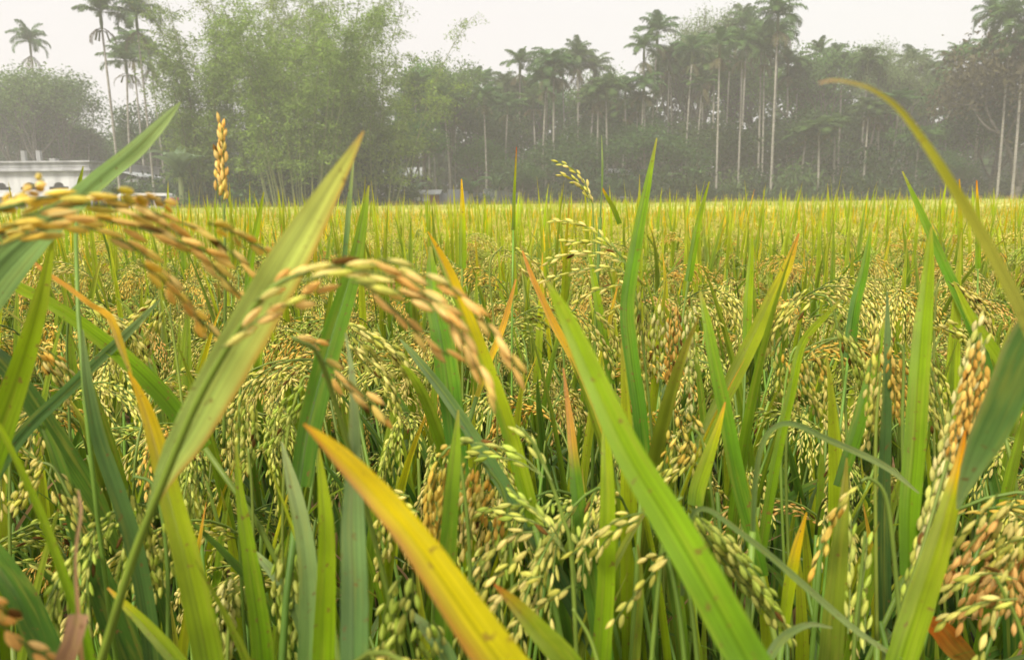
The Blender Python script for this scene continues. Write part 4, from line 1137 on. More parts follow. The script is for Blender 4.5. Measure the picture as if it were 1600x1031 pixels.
def make_palm(rng, h, nf=11, L=2.0, droopy=1.0, dead=4):
    t, c, s = MB(), MB(), MB()
    bx, by = rng.uniform(-.04, .04) * h, rng.uniform(-.02, .02) * h
    def cx(v): return Vector((bx * v * v, by * v * v, h * v))
    m = 10
    tube(t, [cx(i / m) for i in range(m + 1)], [.085 - .03 * i / m for i in range(m + 1)], 8,
         cols=[tuple(np.array((.95, .95, .92)) * (.8 + .2 * ((i * 7) % 3) / 2)) for i in range(m + 1)])
    top = cx(1)
    tube(s, [top + Vector((0, 0, z)) for z in (-.15, .2, .6, .95)], [.06, .10, .09, .05], 8, lin((98, 112, 66)))
    top = top + Vector((0, 0, .85))
    for k in range(nf):
        u = k / nf
        frond(c, top, k * 2.4 + rng.uniform(-.3, .3), 86 - 88 * u + rng.uniform(-10, 10), L * rng.uniform(.85, 1.1), rng, C_PALM, droop=droopy * (1 + .35 * u), leaflet=.66 * L / 2, wd=.06, pairs=30)
    for k in range(dead):
        frond(c, top - Vector((0, 0, .9)), rng.uniform(0, 6.28), -30, L * .8, rng, lin((100, 94, 62)), droop=.9, leaflet=.4, pairs=14)
    # hanging fruit stalks
    for k in range(3):
        a = rng.uniform(0, 6.28)
        p = top - Vector((0, 0, 1.05))
        tube(c, [p, p + Vector((math.cos(a) * .25, math.sin(a) * .25, -.1)), p + Vector((math.cos(a) * .4, math.sin(a) * .4, -.6))], [.03, .05, .06], 4, lin((96, 104, 52)))
    return [('trunk', t.mesh('trunk', M_BARK)), ('crownshaft', s.mesh('crownshaft', M_TLEAF)), ('crown', c.mesh('crown', M_TLEAF, smooth=False))]

def limb(t, p, d, L, r, depth, rng, ends, bend=.25, split=3, upb=.12):
    n = 5
    pts = [p.copy()]
    for i in range(n):
        d = (d + Vector((rng.uniform(-bend, bend), rng.uniform(-bend, bend), rng.uniform(-bend, bend) * .5 + upb))).normalized()
        p = p + d * L / n
        pts.append(p.copy())
    tube(t, pts, [r * (1 - .45 * i / n) for i in range(n + 1)], 6 if depth > 1 else 4, (.38, .37, .34), cap=False)
    if depth <= 1: ends.extend([pts[3], pts[4]])
    ends.append(pts[-1])
    if depth > 0:
        for k in range(split):
            a = k * 6.28 / split + rng.uniform(-.6, .6)
            x = d.orthogonal().normalized(); y = d.cross(x)
            dd = (d * rng.uniform(.5, 1.1) + (x * math.cos(a) + y * math.sin(a)) * rng.uniform(.6, 1)).normalized()
            q = pts[-1] if k else pts[-2]
            limb(t, q, dd, L * rng.uniform(.58, .8), r * .55, depth - 1, rng, ends, bend, split, upb)

def leafcloud(c, pts, rng, col, n, rad, size, asp=.45, flat=.7, droop=0.0):
    for k in range(n):
        q = rng.choice(pts)
        # clump: a few offsets, denser at the middle of each clump
        off = Vector((rng.gauss(0, 1), rng.gauss(0, 1), rng.gauss(0, flat))) * rad * .55
        p = q + off
        d = Vector((rng.gauss(0, 1), rng.gauss(0, 1), rng.gauss(0, .6) - droop)).normalized()
        s = d.cross(Vector((rng.gauss(0, 1), rng.gauss(0, 1), rng.gauss(0, 1)))).normalized()
        l = size * rng.uniform(.6, 1.3); w_ = l * asp * .5
        mid = p + d * l * .5
        c.add([p, mid + s * w_, p + d * l, mid - s * w_], [(0, 1, 2, 3)], vary(col, rng, .7, 1.3))

def make_broad(rng, h, spread=.5, col=C_LEAF, leaves=7000, rad=.8, size=.22, trunk_r=.2, depth=3, first=.35, upb=.12, asp=.5, droop=.2):
    t, c = MB(), MB()
    ends = []
    p0 = Vector((0, 0, 0)); p1 = Vector((rng.uniform(-.3, .3), rng.uniform(-.3, .3), h * first))
    tube(t, [p0, (p0 + p1) / 2 + Vector((.08, 0, 0)), p1], [trunk_r * 1.25, trunk_r, trunk_r * .85], 8, (.45, .44, .4), cap=False)
    for k in range(4):
        a = k * 1.57 + rng.uniform(-.5, .5)
        d = Vector((math.cos(a) * spread, math.sin(a) * spread, 1)).normalized()
        limb(t, p1, d, h * .26, trunk_r * .6, depth, rng, ends, split=3, upb=upb)
    # the leader
    limb(t, p1, Vector((0, 0, 1)), h * .3, trunk_r * .7, depth, rng, ends, upb=upb)
    zmax = max(e.z for e in ends)
    k_ = (h - rad * .5) / zmax
    leafcloud(c, ends, rng, col, leaves, rad, size, asp, droop=droop)
    return [('trunk', t.mesh('trunk', M_BARK)), ('crown', c.mesh('crown', M_TLEAF, smooth=False))], k_

def proto(name, parts):
    r = empty(name, (0, 0, 0))
    for nm, me_ in parts:
        link(nm, me_, r)
    return r
used = set()
def place(pr, x, y, label, group, cat, s=1.0, sz=None, rot=None, z=0.0):
    o = copy_tree(pr) if pr.name in used else pr
    used.add(pr.name)
    o.location = (x, y, z); o.rotation_euler = (0, 0, trng.uniform(0, 6.28) if rot is None else rot)
    o.scale = (s, s, sz if sz else s)
    tag(o, label, cat, group)
    return o

PH = 12.0
palms = [proto('areca_palm', make_palm(random.Random(500 + k), PH, nf=(15, 13, 16, 14, 15)[k], L=(1.9, 1.6, 2.1, 1.8, 1.9)[k], droopy=(1.0, .7, 1.35, .8, 1.2)[k])) for k in range(5)]
def palm(x, y, D, label, k, group='areca palms rising out of the tree line'):
    """crown centre at photo pixel (x, y), at distance D"""
    p = atY(x, y, D)
    return place(palms[k % 5], p.x, D, label, group, 'palm', trng.uniform(.85, 1.1), (p.z - 1.2) / PH)

for i, (x, y, D, lb) in enumerate((
    (48, 62, 62, 'lone areca palm with a ragged dark crown standing above the trees behind the white house'),
    (160, 8, 46, 'leftmost of the palms beside the bamboo, its crown at the picture top'),
    (216, 14, 47, 'drooping crowned areca palm second of those left of the bamboo, cut by the picture top'),
    (186, 82, 50, 'areca palm with a low crown hanging in the gap left of the bamboo'),
    (207, 62, 55, 'slim areca palm with a small crown directly left of the bamboo'),
    (240, 78, 54, 'areca palm half hidden by the left flank of the bamboo'),
    (757, 118, 66, 'short far areca palm poking up in the sky gap right of the bamboo'),
    (852, 92, 60, 'areca palm forming the first peak of the middle tree line'),
    (884, 98, 62, 'areca palm just right of the first peak of the middle tree line'),
    (905, 92, 61, 'areca palm with a loose crown, second peak of the middle tree line'),
    (930, 100, 63, 'areca palm at the right shoulder of the middle tree line, beside the dip'),
    (980, 125, 55, 'areca palm with a low crown right of the dip in the tree line'),
    (1003, 120, 54, 'areca palm with a low drooping crown under the tall palm with a star shaped top'),
    (1020, 44, 56, 'tall areca palm with a star shaped crown standing clear of the middle trees'),
    (1046, 82, 57, 'areca palm with a dense crown right of the star shaped one'),
    (1075, 70, 54, 'areca palm with a fine straight trunk left of the feathery peak'),
    (1127, 58, 50, 'tall slender areca palm with a bare pale trunk, visible down to the crop'),
    (1162, 62, 52, 'areca palm with a leaning pale trunk between two taller bare trunks'),
    (1200, 70, 53, 'areca palm whose trunk runs close beside that of the tallest palm'),
    (1217, 16, 50, 'tallest areca palm of the right hand tree line, its crown near the picture top'),
    (1238, 88, 55, 'areca palm with drooping fronds just right of the tallest palm'),
    (1256, 190, 50, 'low areca palm in front of the dark trees right of the tallest palm'),
    (1285, 180, 49, 'low areca palm with a pale trunk left of the light feathery tree'),
    (1310, 175, 50, 'low areca palm standing behind the dry tip of the arched leaf'),
    (1358, 150, 49, 'areca palm with a bright trunk under the light feathery tree'),
    (1381, 160, 50, 'areca palm with a leaning trunk under the light feathery tree'),
    (1402, 140, 50, 'areca palm with a thick pale trunk behind the arched leaf'),
    (1437, 190, 49, 'areca palm right of the arched leaf with its trunk in shade'),
    (1495, 82, 55, 'areca palm with a torn crown left of the reddish tree'),
    (1512, 120, 57, 'areca palm with a low crown beside the torn one'),
    (1556, 14, 52, 'areca palm with its crown against the sky beside the reddish tree'),
    (815, 130, 64, 'areca palm hanging over the dark middle of the tree line'),
    (790, 125, 63, 'far areca palm left of the first peak of the tree line'),
    (700, 150, 58, 'areca palm with hanging fronds right of the arching bamboo tips'),
    (668, 160, 57, 'areca palm with a pale trunk standing behind the brick hut'),
    (960, 130, 66, 'far areca palm filling the dip of the tree line'),
    (1100, 110, 58, 'areca palm hidden to its crown behind the feathery peak'),
    (1465, 120, 60, 'far areca palm between the light feathery tree and the torn palm'),
    (130, 200, 64, 'far areca palm low in the sky gap left of the bamboo'))):
    palm(x, y, D, lb, i)

for i in range(44):
    px = 655 + i * 20 + trng.uniform(-12, 12)
    D = trng.uniform(52, 63)
    palm(px, float(np.interp(px, [660, 760, 850, 940, 960, 1050, 1200, 1300, 1350, 1450, 1530], [135, 140, 92, 92, 120, 70, 55, 115, 95, 105, 80])) + trng.choice((-22, -8, 5, 25, 45, 60)) + trng.uniform(-8, 8), D,
         'areca palm in the dense fringe of crowns along the top of the wood', trng.randrange(5), 'areca palms in the fringe of the wood')
def mk(name, seed, h, **kw):
    parts, k_ = make_broad(random.Random(seed), h, **kw)
    p = proto(name, parts)
    return p, h, k_
B1 = mk('broadleaf_tree', 601, 10, spread=.75, leaves=12000, rad=.75, size=.24, depth=3)
B2 = mk('broadleaf_tree', 602, 10, spread=.5, leaves=12000, rad=.7, size=.20, depth=3, col=lin((90, 122, 50)))
B3 = mk('broadleaf_tree', 603, 10, spread=.9, leaves=13000, rad=.9, size=.26, depth=3, first=.25, col=lin((62, 92, 38)))
F1 = mk('feathery_tree', 604, 10, spread=.35, leaves=13000, rad=.5, size=.16, depth=3, first=.3, upb=.25, col=lin((112, 132, 82)), asp=.3, droop=.5)
S1 = mk('sparse_tree', 605, 10, spread=.6, leaves=7500, rad=.6, size=.20, depth=3, first=.4, col=lin((88, 116, 58)), trunk_r=.12)
for (pr, h, k_) in (B1, B2, B3, F1, S1):
    pass
def tree(B, x, y, D, label, wide=1.0, group='broadleaf trees of the tree line', cat='tree'):
    """top of the crown at photo pixel (x, y)"""
    pr, h, k_ = B
    p = atY(x, y, D)
    H = p.z
    real_top = h * 1.12 / k_ if k_ else h
    sz = H / max(pr_top[pr.data.name if pr.data else id(pr)], .1) if False else H / TOPS[id(B)]
    return place(pr, p.x, D, label, group, cat, sz * wide, sz)
TOPS = {}
for B in (B1, B2, B3, F1, S1):
    crown = [c for c in B[0].children if c.name.startswith('crown')][0]
    zs = np.empty(len(crown.data.vertices) * 3, dtype=np.float32); crown.data.vertices.foreach_get('co', zs)
    TOPS[id(B)] = float(np.percentile(zs[2::3], 99.5))

for (B, x, y, D, lb, wd) in (
    (B2, 10, 130, 60, 'grey green tree behind the left end of the white house roof', .9),
    (S1, 40, 105, 58, 'thin open crowned tree above the white house', 1.1),
    (S1, 88, 118, 60, 'sparse tree with sky showing through above the right half of the white house', 1.0),
    (B3, 66, 170, 64, 'dark bushy tree directly behind the white house roof', 1.1),
    (B1, 118, 190, 66, 'rounded dark tree behind the right end of the white house', .8),
    (B2, 168, 215, 68, 'low far tree at the foot of the sky gap', .7),
    (B2, 205, 200, 60, 'shaded tree behind the palm trunks left of the bamboo', .8),
    (B3, 250, 170, 58, 'dark tree filling in behind the left flank of the bamboo', .9),
    (B2, 700, 88, 54, 'dome crowned tree just right of the bamboo', .75),
    (B1, 655, 95, 55, 'green tree leaning against the right side of the bamboo', .7),
    (B3, 740, 140, 60, 'dark tree under the sky gap right of the bamboo', .8),
    (B1, 790, 121, 66, 'smoke grey tree left of the first palm peak', .8),
    (B1, 845, 111, 68, 'full grey tree among the first palm peaks', .8),
    (B2, 925, 111, 67, 'far grey tree behind the second palm peak', .8),
    (B3, 960, 151, 62, 'broad dark tree filling the dip of the middle tree line', .9),
    (B3, 880, 206, 54, 'wide dark tree standing low in front of the middle palms', 1.3),
    (B3, 1010, 191, 53, 'wide dark tree low under the star shaped palm', 1.2),
    (F1, 1098, 18, 60, 'tall feathery tree making the peak right of the star shaped palm', .8),
    (F1, 1060, 78, 62, 'feathery tree shoulder left of the peak', .8),
    (B2, 1150, 71, 64, 'grey green tree between the two tallest palms', .8),
    (F1, 1190, 46, 66, 'pale far tree rising behind the tallest palm', .7),
    (B2, 1255, 88, 60, 'green round topped tree right of the tallest palm', .85),
    (S1, 1290, 75, 56, 'open twiggy tree with reddish leaves in the dip of the right tree line', .8),
    (B3, 1120, 186, 55, 'dark tree behind the slender bare palm trunks', 1.2),
    (B3, 1220, 181, 56, 'dark spreading tree behind the closely paired palm trunks', 1.2),
    (B1, 1310, 140, 58, 'mid green tree behind the low palms at the dry leaf tip', .9),
    (F1, 1357, 66, 54, 'light green feathery tree with a pointed top above the arched leaf', .75),
    (F1, 1402, 83, 55, 'light green feathery tree with a rounded top beside the pointed one', .8),
    (B1, 1375, 178, 56, 'shaded tree below the two light feathery trees', .9),
    (B2, 1452, 113, 58, 'green tree between the light feathery trees and the torn palm', .75),
    (B1, 1500, 178, 54, 'dark green tree under the torn palm', 1.0),
    (B3, 1560, 130, 50, 'large dark tree in front of the reddish one', .9),
    (B3, 1480, 233, 49, 'low glossy bush like tree at the right part of the field edge', 1.1),
    (B3, 820, 251, 52, 'low dark tree left of the nodding ear', 1.2),
    (B1, 760, 215, 56, 'low shaded tree above the grey fence', 1.0),
    (B1, 640, 180, 52, 'green tree behind the tin roofed hut', .9)):
    tree(B, x, y, D, lb, wd)
# reddish tree at the right edge
R1 = mk('reddish_tree', 611, 10, spread=.55, leaves=13000, rad=.8, size=.22, depth=3, first=.12, col=lin((96, 90, 60)), droop=.8)
crown = [c for c in R1[0].children if c.name.startswith('crown')][0]
zs = np.empty(len(crown.data.vertices) * 3, dtype=np.float32); crown.data.vertices.foreach_get('co', zs)
TOPS[id(R1)] = float(np.percentile(zs[2::3], 99.5))
tree(R1, 1610, 5, 47, 'dusky brownish green tree closing the view at the right edge', .9, group=None)
for (x_, y_, D_, l_) in ((1585, 20, 45, 'dusky areca palm with hanging fronds at the right edge, in front of the brownish tree'), (1606, 55, 44, 'dusky areca palm cut by the right edge, lower of the two'), (1540, 70, 50, 'areca palm with arching fronds left of the dusky palms')):
    palm(x_, y_, D_, l_, 2)

# second row: nothing but dark wood seen between the trunks
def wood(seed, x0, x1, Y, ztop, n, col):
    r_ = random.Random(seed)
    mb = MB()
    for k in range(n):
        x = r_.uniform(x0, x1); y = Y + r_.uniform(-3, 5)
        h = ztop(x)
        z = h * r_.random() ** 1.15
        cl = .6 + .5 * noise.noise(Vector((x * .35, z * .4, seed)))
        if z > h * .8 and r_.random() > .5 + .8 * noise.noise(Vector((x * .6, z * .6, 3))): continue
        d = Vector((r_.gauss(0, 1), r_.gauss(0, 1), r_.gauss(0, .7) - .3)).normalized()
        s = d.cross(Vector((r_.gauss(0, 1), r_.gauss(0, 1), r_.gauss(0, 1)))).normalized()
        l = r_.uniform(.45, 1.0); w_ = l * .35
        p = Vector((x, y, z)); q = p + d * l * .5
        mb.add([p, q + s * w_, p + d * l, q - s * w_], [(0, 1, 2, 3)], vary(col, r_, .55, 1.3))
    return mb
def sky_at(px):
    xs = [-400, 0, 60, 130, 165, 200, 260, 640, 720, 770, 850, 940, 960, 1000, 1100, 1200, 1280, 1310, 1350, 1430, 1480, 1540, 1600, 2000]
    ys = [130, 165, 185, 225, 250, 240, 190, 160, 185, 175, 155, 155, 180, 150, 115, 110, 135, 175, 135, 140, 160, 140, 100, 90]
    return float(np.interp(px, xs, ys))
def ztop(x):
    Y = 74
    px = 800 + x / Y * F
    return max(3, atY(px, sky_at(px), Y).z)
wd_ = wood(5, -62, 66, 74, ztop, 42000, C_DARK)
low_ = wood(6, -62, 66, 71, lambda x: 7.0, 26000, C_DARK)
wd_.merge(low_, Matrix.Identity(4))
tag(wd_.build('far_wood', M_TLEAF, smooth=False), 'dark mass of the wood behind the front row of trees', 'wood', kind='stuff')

# undergrowth at the field edge
def bush_mesh(seed, col, n=1500, size=.18, h=1.6, big=False):
    r_ = random.Random(seed)
    c = MB()
    cs = [Vector((r_.gauss(0, .7), r_.gauss(0, .5), r_.uniform(.3, 1) * h * .8)) for _ in range(14)]
    leafcloud(c, cs, r_, col, n, .55, size, .5 if not big else .3, droop=.3)
    t = MB()
    for q in cs[:8]:
        tube(t, [Vector((q.x * .2, q.y * .2, 0)), q * .6, q], [.03, .02, .01], 4, (.6, .6, .55), cap=False)
    return [('stems', t.mesh('stems', M_BARK)), ('foliage', c.mesh('foliage', M_TLEAF, smooth=False))]
bushes = [proto('bush', bush_mesh(701, lin((62, 96, 36)))), proto('bush', bush_mesh(702, lin((46, 72, 30)), size=.22)), proto('bush', bush_mesh(703, lin((88, 112, 58)), size=.3, n=900, big=True)),
          proto('bush', bush_mesh(704, lin((52, 78, 34)), n=1800, h=2.4))]
BG = 'bushes along the field edge'
BL = 'leafy bush in the shaded row where the crop meets the trees'
for k in range(78):
    px = -40 + 1700 * k / 77 + trng.uniform(-12, 12)
    D = field_edge((px - 800) / F * 46) + trng.uniform(.8, 5)
    if px < 300: D += 3.5
    p = atY(px, 300, D)
    if px < 175 or 612 < px < 700: continue
    if 700 <= px < 820 and k % 2: continue
    s_ = trng.uniform(.8, 1.5) * (1.25 if px < 640 else .6 if px < 820 else 1)
    place(bushes[k % 4], p.x, D, BL, BG, 'bush', s_, s_ * trng.uniform(.8, 1.7))

# banana plants: broad pale leaves
def banana(seed, col):
    r_ = random.Random(seed)
    t, c = MB(), MB()
    tube(t, [Vector((0, 0, 0)), Vector((.03, 0, 1.2)), Vector((0, 0, 2.2))], [.16, .13, .08], 8, lin((120, 128, 80)))
    for k in range(8):
        leaf_local(c, r_.uniform(1.6, 2.2), .5, r_.uniform(50, 80), r_.uniform(-60, -10), col, az=k * 2.4, base=(0, 0, 2.1), seg=9, cross=3, rng=r_)
    return [('trunk', t.mesh('trunk', M_TLEAF)), ('leaves', c.mesh('leaves', M_TLEAF))]
BAN = [(0, (96, 126, 84)), (1, (140, 168, 130))]
BAN2 = [(0, (70, 100, 58)), (1, (96, 128, 76))]
bn = proto('banana_plant', banana(801, BAN)); bn2 = proto('banana_plant', banana(802, BAN2))
for pr, px, D, lb, s_ in ((bn, 283, 42, 'banana plant with pale torn leaves between the palm trunks and the bamboo', 1.25),
                     (bn2, 1082, 49, 'banana plant among the bushes right of the tallest rice leaf', .95),
                     (bn2, 1050, 50, 'banana plant with drooping leaves low behind the tallest rice leaf', .8),
                     (bn2, 775, 51, 'banana plant standing by the grey fence', .9),
                     (bn2, 735, 50.5, 'banana plant leaning over the left part of the grey fence', .8),
                     (bn, 648, 50, 'banana plant with pale leaves in front of the tin roofed hut', .75)):
    p = atY(px, 300, D)
    place(pr, p.x, D, lb, 'banana plants by the field edge', 'banana plant', s_)

# ------------------------------------------------------------------ bamboo
def bamboo(seed, n, h0, h1, spread, lean, leaves, name, label, px, D, bare=0.25, group=None, size=.24, col=C_BAMB):
    r_ = random.Random(seed)
    cu, fo_ = MB(), MB()
    for k in range(n):
        a = r_.uniform(0, 6.28); rr = math.sqrt(r_.random())
        b = Vector((math.cos(a) * rr * spread, math.sin(a) * rr * spread * .6, 0))
        h = r_.uniform(h0, h1)
        ln = lean * rr * r_.uniform(.4, 1.2)
        d0 = Vector((math.cos(a) * ln, math.sin(a) * ln * .6, 1)).normalized()
        pts = []
        m = 12
        arch = r_.uniform(.3, 1.6)
        for i in range(m + 1):
            v = i / m
            o_ = d0 * (h * v) + Vector((math.cos(a), math.sin(a) * .6, -.5)) * (arch * v ** 3 * h * .12)
            pts.append(b + o_)
        c0 = vary(lin((118, 122, 74)), r_)
        tube(cu, pts, [.045 * (1 - .8 * i / m) + .004 for i in range(m + 1)], 5, c0, cap=False)
        lv = int(leaves / n)
        tw = []
        for j in range(26):
            v = bare + (1 - bare) * r_.random() ** .8
            i = min(m - 1, int(v * m)); q = pts[i].lerp(pts[i + 1], v * m - i)
            aa = r_.uniform(0, 6.28); bl = r_.uniform(.5, 1.5) * (1.25 - v * .5)
            e = q + Vector((math.cos(aa) * bl, math.sin(aa) * bl, r_.uniform(-.1, .5)))
            e2 = e + Vector((math.cos(aa) * .3, math.sin(aa) * .3, -.35))
            tube(cu, [q, (q + e) / 2 + Vector((0, 0, .12)), e, e2], [.008, .006, .004, .002], 3, c0, cap=False)
            tw.append((q, e, e2))
        for j in range(lv):
            q, e, e2 = r_.choice(tw)
            u = r_.random()
            p = q.lerp(e, u * 1.3) if u < .77 else e.lerp(e2, (u - .77) * 4.3)
            p = p + Vector((r_.gauss(0, .16), r_.gauss(0, .16), r_.gauss(0, .13)))
            d = Vector((r_.gauss(0, .8), r_.gauss(0, .8), r_.gauss(-.45, .4))).normalized()
            s = d.cross(Vector((r_.gauss(0, 1), r_.gauss(0, 1), r_.gauss(0, 1)))).normalized()
            l = size * r_.uniform(.6, 1.3); w_ = l * .11
            mid = p + d * l * .4
            fo_.add([p, mid + s * w_, p + d * l, mid - s * w_], [(0, 1, 2, 3)], vary(col, r_, .65, 1.25))
    p = atY(px, 300, D)
    r = empty(name, (p.x, D, 0), 0, label, 'bamboo', group)
    cu.build('culms', M_STEM_T, r)
    fo_.build('foliage', M_TLEAF, r, smooth=False)
    return r
M_STEM_T = leafmat('bamboo_culm', trans=.05, veins=False, spots=False, rough=.6)
BGp = 'bamboo clumps in front of the tree line'
bamboo(901, 34, 8.5, 12.5, 1.9, .32, 44000, 'bamboo_clump', 'large dense bamboo clump standing nearest the field, filling the middle of the stand', 470, 42, group=BGp)
bamboo(902, 26, 8.5, 12.5, 1.7, .30, 32000, 'bamboo_clump', 'bamboo clump forming the left flank of the stand beside the palm trunks', 330, 44, group=BGp)
bamboo(903, 20, 7, 10.5, 1.5, .34, 26000, 'bamboo_clump', 'lower bamboo clump at the right side of the stand, behind the largest pale leaf tip', 575, 44, group=BGp)
bamboo(904, 16, 13, 16, 1.4, .30, 9000, 'bamboo_clump', 'tall thin bamboo whose sparse tops reach past the picture top', 520, 47, bare=.5, group=BGp)
bamboo(905, 14, 13, 16, 1.4, .26, 8000, 'bamboo_clump', 'tall open bamboo with bare stems rising above the left half of the stand', 400, 48, bare=.5, group=BGp)
bamboo(906, 12, 10, 14, 1.0, .45, 6500, 'bamboo_clump', 'bamboo with long tips arching out over the sky gap on the right', 600, 47, bare=.45, group=BGp)

# ------------------------------------------------------------------ buildings
M_WALL = rough_mat('white_plaster', lin((168, 170, 172)), lin((216, 218, 220)), 1.6, stretch=(1, 1, .25), bump=.1)
M_TRIM = rough_mat('grey_trim', lin((132, 134, 138)), lin((184, 186, 190)), 2.0, stretch=(1, 1, .3), bump=.1)
M_VOID = rough_mat('dark_opening', lin((30, 30, 32)), lin((48, 48, 50)), 2.0)
M_BRICK = rough_mat('red_brick', lin((120, 66, 52)), lin((150, 90, 72)), 5, bump=.3)
M_TIN = rough_mat('corrugated_tin', lin((140, 146, 152)), lin((186, 192, 196)), 1.5, stretch=(8, 1, 1), bump=.5, rough=.5)
M_SHEET = rough_mat('grey_sheet', lin((112, 120, 132)), lin((146, 152, 162)), 1.2, stretch=(6, 1, .5), bump=.3)

HD = 47.0
M_OLD = rough_mat('weathered_concrete', lin((120, 122, 122)), lin((170, 172, 172)), 3.0, stretch=(1, 1, .3), bump=.2)
def hx(px): return atY(px, 300, HD).x
def hz(px, y): return atY(px, y, HD).z
r = empty('white_house', (hx(-30), HD, 0), 0, 'single storey white house with a flat parapet roof and a pillared veranda', 'house')
X0, X1 = -9.0, hx(143) - hx(-30)
zt, zs_, zw, zb = hz(60, 252), hz(60, 268), hz(60, 300), hz(60, 305)
mb = MB(); box(mb, X0, X1, .9, 9, 0, zs_ - .01); mb.build('wall', M_WALL, r, smooth=False)
mb = MB()
box(mb, X0 - .2, X1 + .2, -.25, 9.2, zs_, zs_ + .12); box(mb, X0 - .1, X1 + .1, -.15, 9.1, zs_ + .12, zt - .1); box(mb, X0 - .22, X1 + .22, -.27, 9.22, zt - .1, zt)
for z_ in (.25, .37): box(mb, X0 - .13, X1 + .13, -.18, -.15, zs_ + z_, zs_ + z_ + .03)
rf = mb.build('roof', M_TRIM, r, smooth=False)
mb = MB()
for px in (26, 50): box(mb, hx(px) - hx(-30) - .12, hx(px) - hx(-30) + .12, 1, 1.24, zt, zt + .7)
box(mb, hx(72) - hx(-30) - .2, hx(72) - hx(-30) + .2, 1, 1.4, zt, zt + .22)
mb.build('roof_pillar', M_OLD, rf, smooth=False)
# veranda front band with arched vents
mb = MB(); box(mb, X0, X1, 0, .25, zb, zs_ - .012); box(mb, X0 - .1, X1 + .1, -.08, .9, zb - .1, zb); mb.build('veranda_beam', M_WALL, r, smooth=False)
for px in (-40, 3, 48, 93):
    mb = MB(); cx0 = hx(px) - hx(-30); z0 = zb + .33
    prof = [(-.6, 0), (.6, 0), (.58, .16), (.3, .18), (.27, .32), (.12, .42), (-.12, .42), (-.27, .32), (-.3, .18), (-.58, .16)]
    prof = [(a * .98, b) for a, b in prof]
    vs = [(cx0 + a, -.012, z0 + b) for a, b in prof] + [(cx0 + a, .05, z0 + b) for a, b in prof]
    k = len(prof)
    mb.add(vs, [tuple(range(k))] + [(i, i + k, (i + 1) % k + k, (i + 1) % k) for i in range(k)])
    mb.build('vent', M_VOID, r, smooth=False)
for px in (-60, -22, 16, 77, 122, 141):
    mb = MB(); cx0 = hx(px) - hx(-30); w_ = .34 if px == 16 else .09
    box(mb, cx0 - w_, cx0 + w_, .02, .02 + max(.18, w_), 0, zb - .1)
    mb.build('pillar', M_WALL, r, smooth=False)
for px in (-45, 40, 95):
    mb = MB(); cx0 = hx(px) - hx(-30)
    box(mb, cx0 - .5, cx0 + .5, .86, .899, 1.0, 2.0); w__ = mb.build('window', M_VOID, r, smooth=False)
    mb = MB()
    for q in (-.25, 0, .25): box(mb, cx0 + q - .02, cx0 + q + .02, .83, .86, 1.0, 2.0)
    mb.build('window_bars', M_TRIM, w__, smooth=False)
r2 = empty('side_building', (hx(150), HD + 3, 0), 0, 'small grey outbuilding with a sloping tin roof at the right end of the white house', 'outbuilding')
mb = MB(); box(mb, .3, 1.3, 0, 3, 0, 2.9); mb.build('wall', M_OLD, r2, smooth=False)
mb = MB(); mb.add([(0.1, -.2, 3.3), (1.5, -.2, 2.95), (1.5, 3.2, 2.95), (.1, 3.2, 3.3), (0.1, -.2, 3.36), (1.5, -.2, 3.01), (1.5, 3.2, 3.01), (.1, 3.2, 3.36)],
              [(0, 3, 2, 1), (4, 5, 6, 7), (0, 1, 5, 4), (1, 2, 6, 5), (2, 3, 7, 6), (3, 0, 4, 7)]); mb.build('roof', M_TIN, r2, smooth=False)
# courtyard wall
mb = MB(); 
x0, x1 = atY(20, 330, 45.5).x, atY(170, 330, 45.5).x
box(mb, x0, x1, 45.4, 45.6, 0, .95); box(mb, x0 - .03, x1 + .03, 45.36, 45.64, .95, 1.03)
tag(mb.build('low_wall', M_TRIM, None, smooth=False), 'low grey wall in front of the white house, behind the crop', 'wall')
# small parked van, white, seen behind the golden grains
M_VAN = rough_mat('white_van_paint', lin((206, 206, 208)), lin((222, 222, 224)), .8, rough=.35, bump=0)
M_GLASS = rough_mat('dark_glass', (.01, .01, .012), (.02, .02, .025), 1, rough=.08, bump=0)
M_TYRE = rough_mat('tyre', (.012, .012, .012), (.025, .025, .025), 4)
vp = atY(232, 320, 44.5)
r3 = empty('parked_van', (vp.x, 44.5, 0), R(8), 'small white van with a dark window parked under the palms left of the bamboo', 'van')
mb = MB()
prof = [(-1.7, .35), (1.75, .35), (1.8, .9), (1.55, 1.1), (1.1, 1.75), (.9, 1.85), (-1.55, 1.85), (-1.7, 1.7)]
k = len(prof)
mb.add([(a, 0, b) for a, b in prof] + [(a, 1.45, b) for a, b in prof], [tuple(range(k)), tuple(range(k, 2 * k))[::-1]] + [(i, i + k, (i + 1) % k + k, (i + 1) % k) for i in range(k)])
mb.build('body', M_VAN, r3, smooth=False)
for (a, b) in ((-1.5, -.65), (-.5, .3), (.42, 1.0)):
    mb = MB(); box(mb, a, b, -.01, .01, 1.12, 1.68); mb.build('window', M_GLASS, r3, smooth=False)
for a in (-1.1, 1.15):
    mb = MB(); tube(mb, [Vector((a, -.03, .32)), Vector((a, .18, .32))], [.32, .32], 16); mb.build('wheel', M_TYRE, r3)
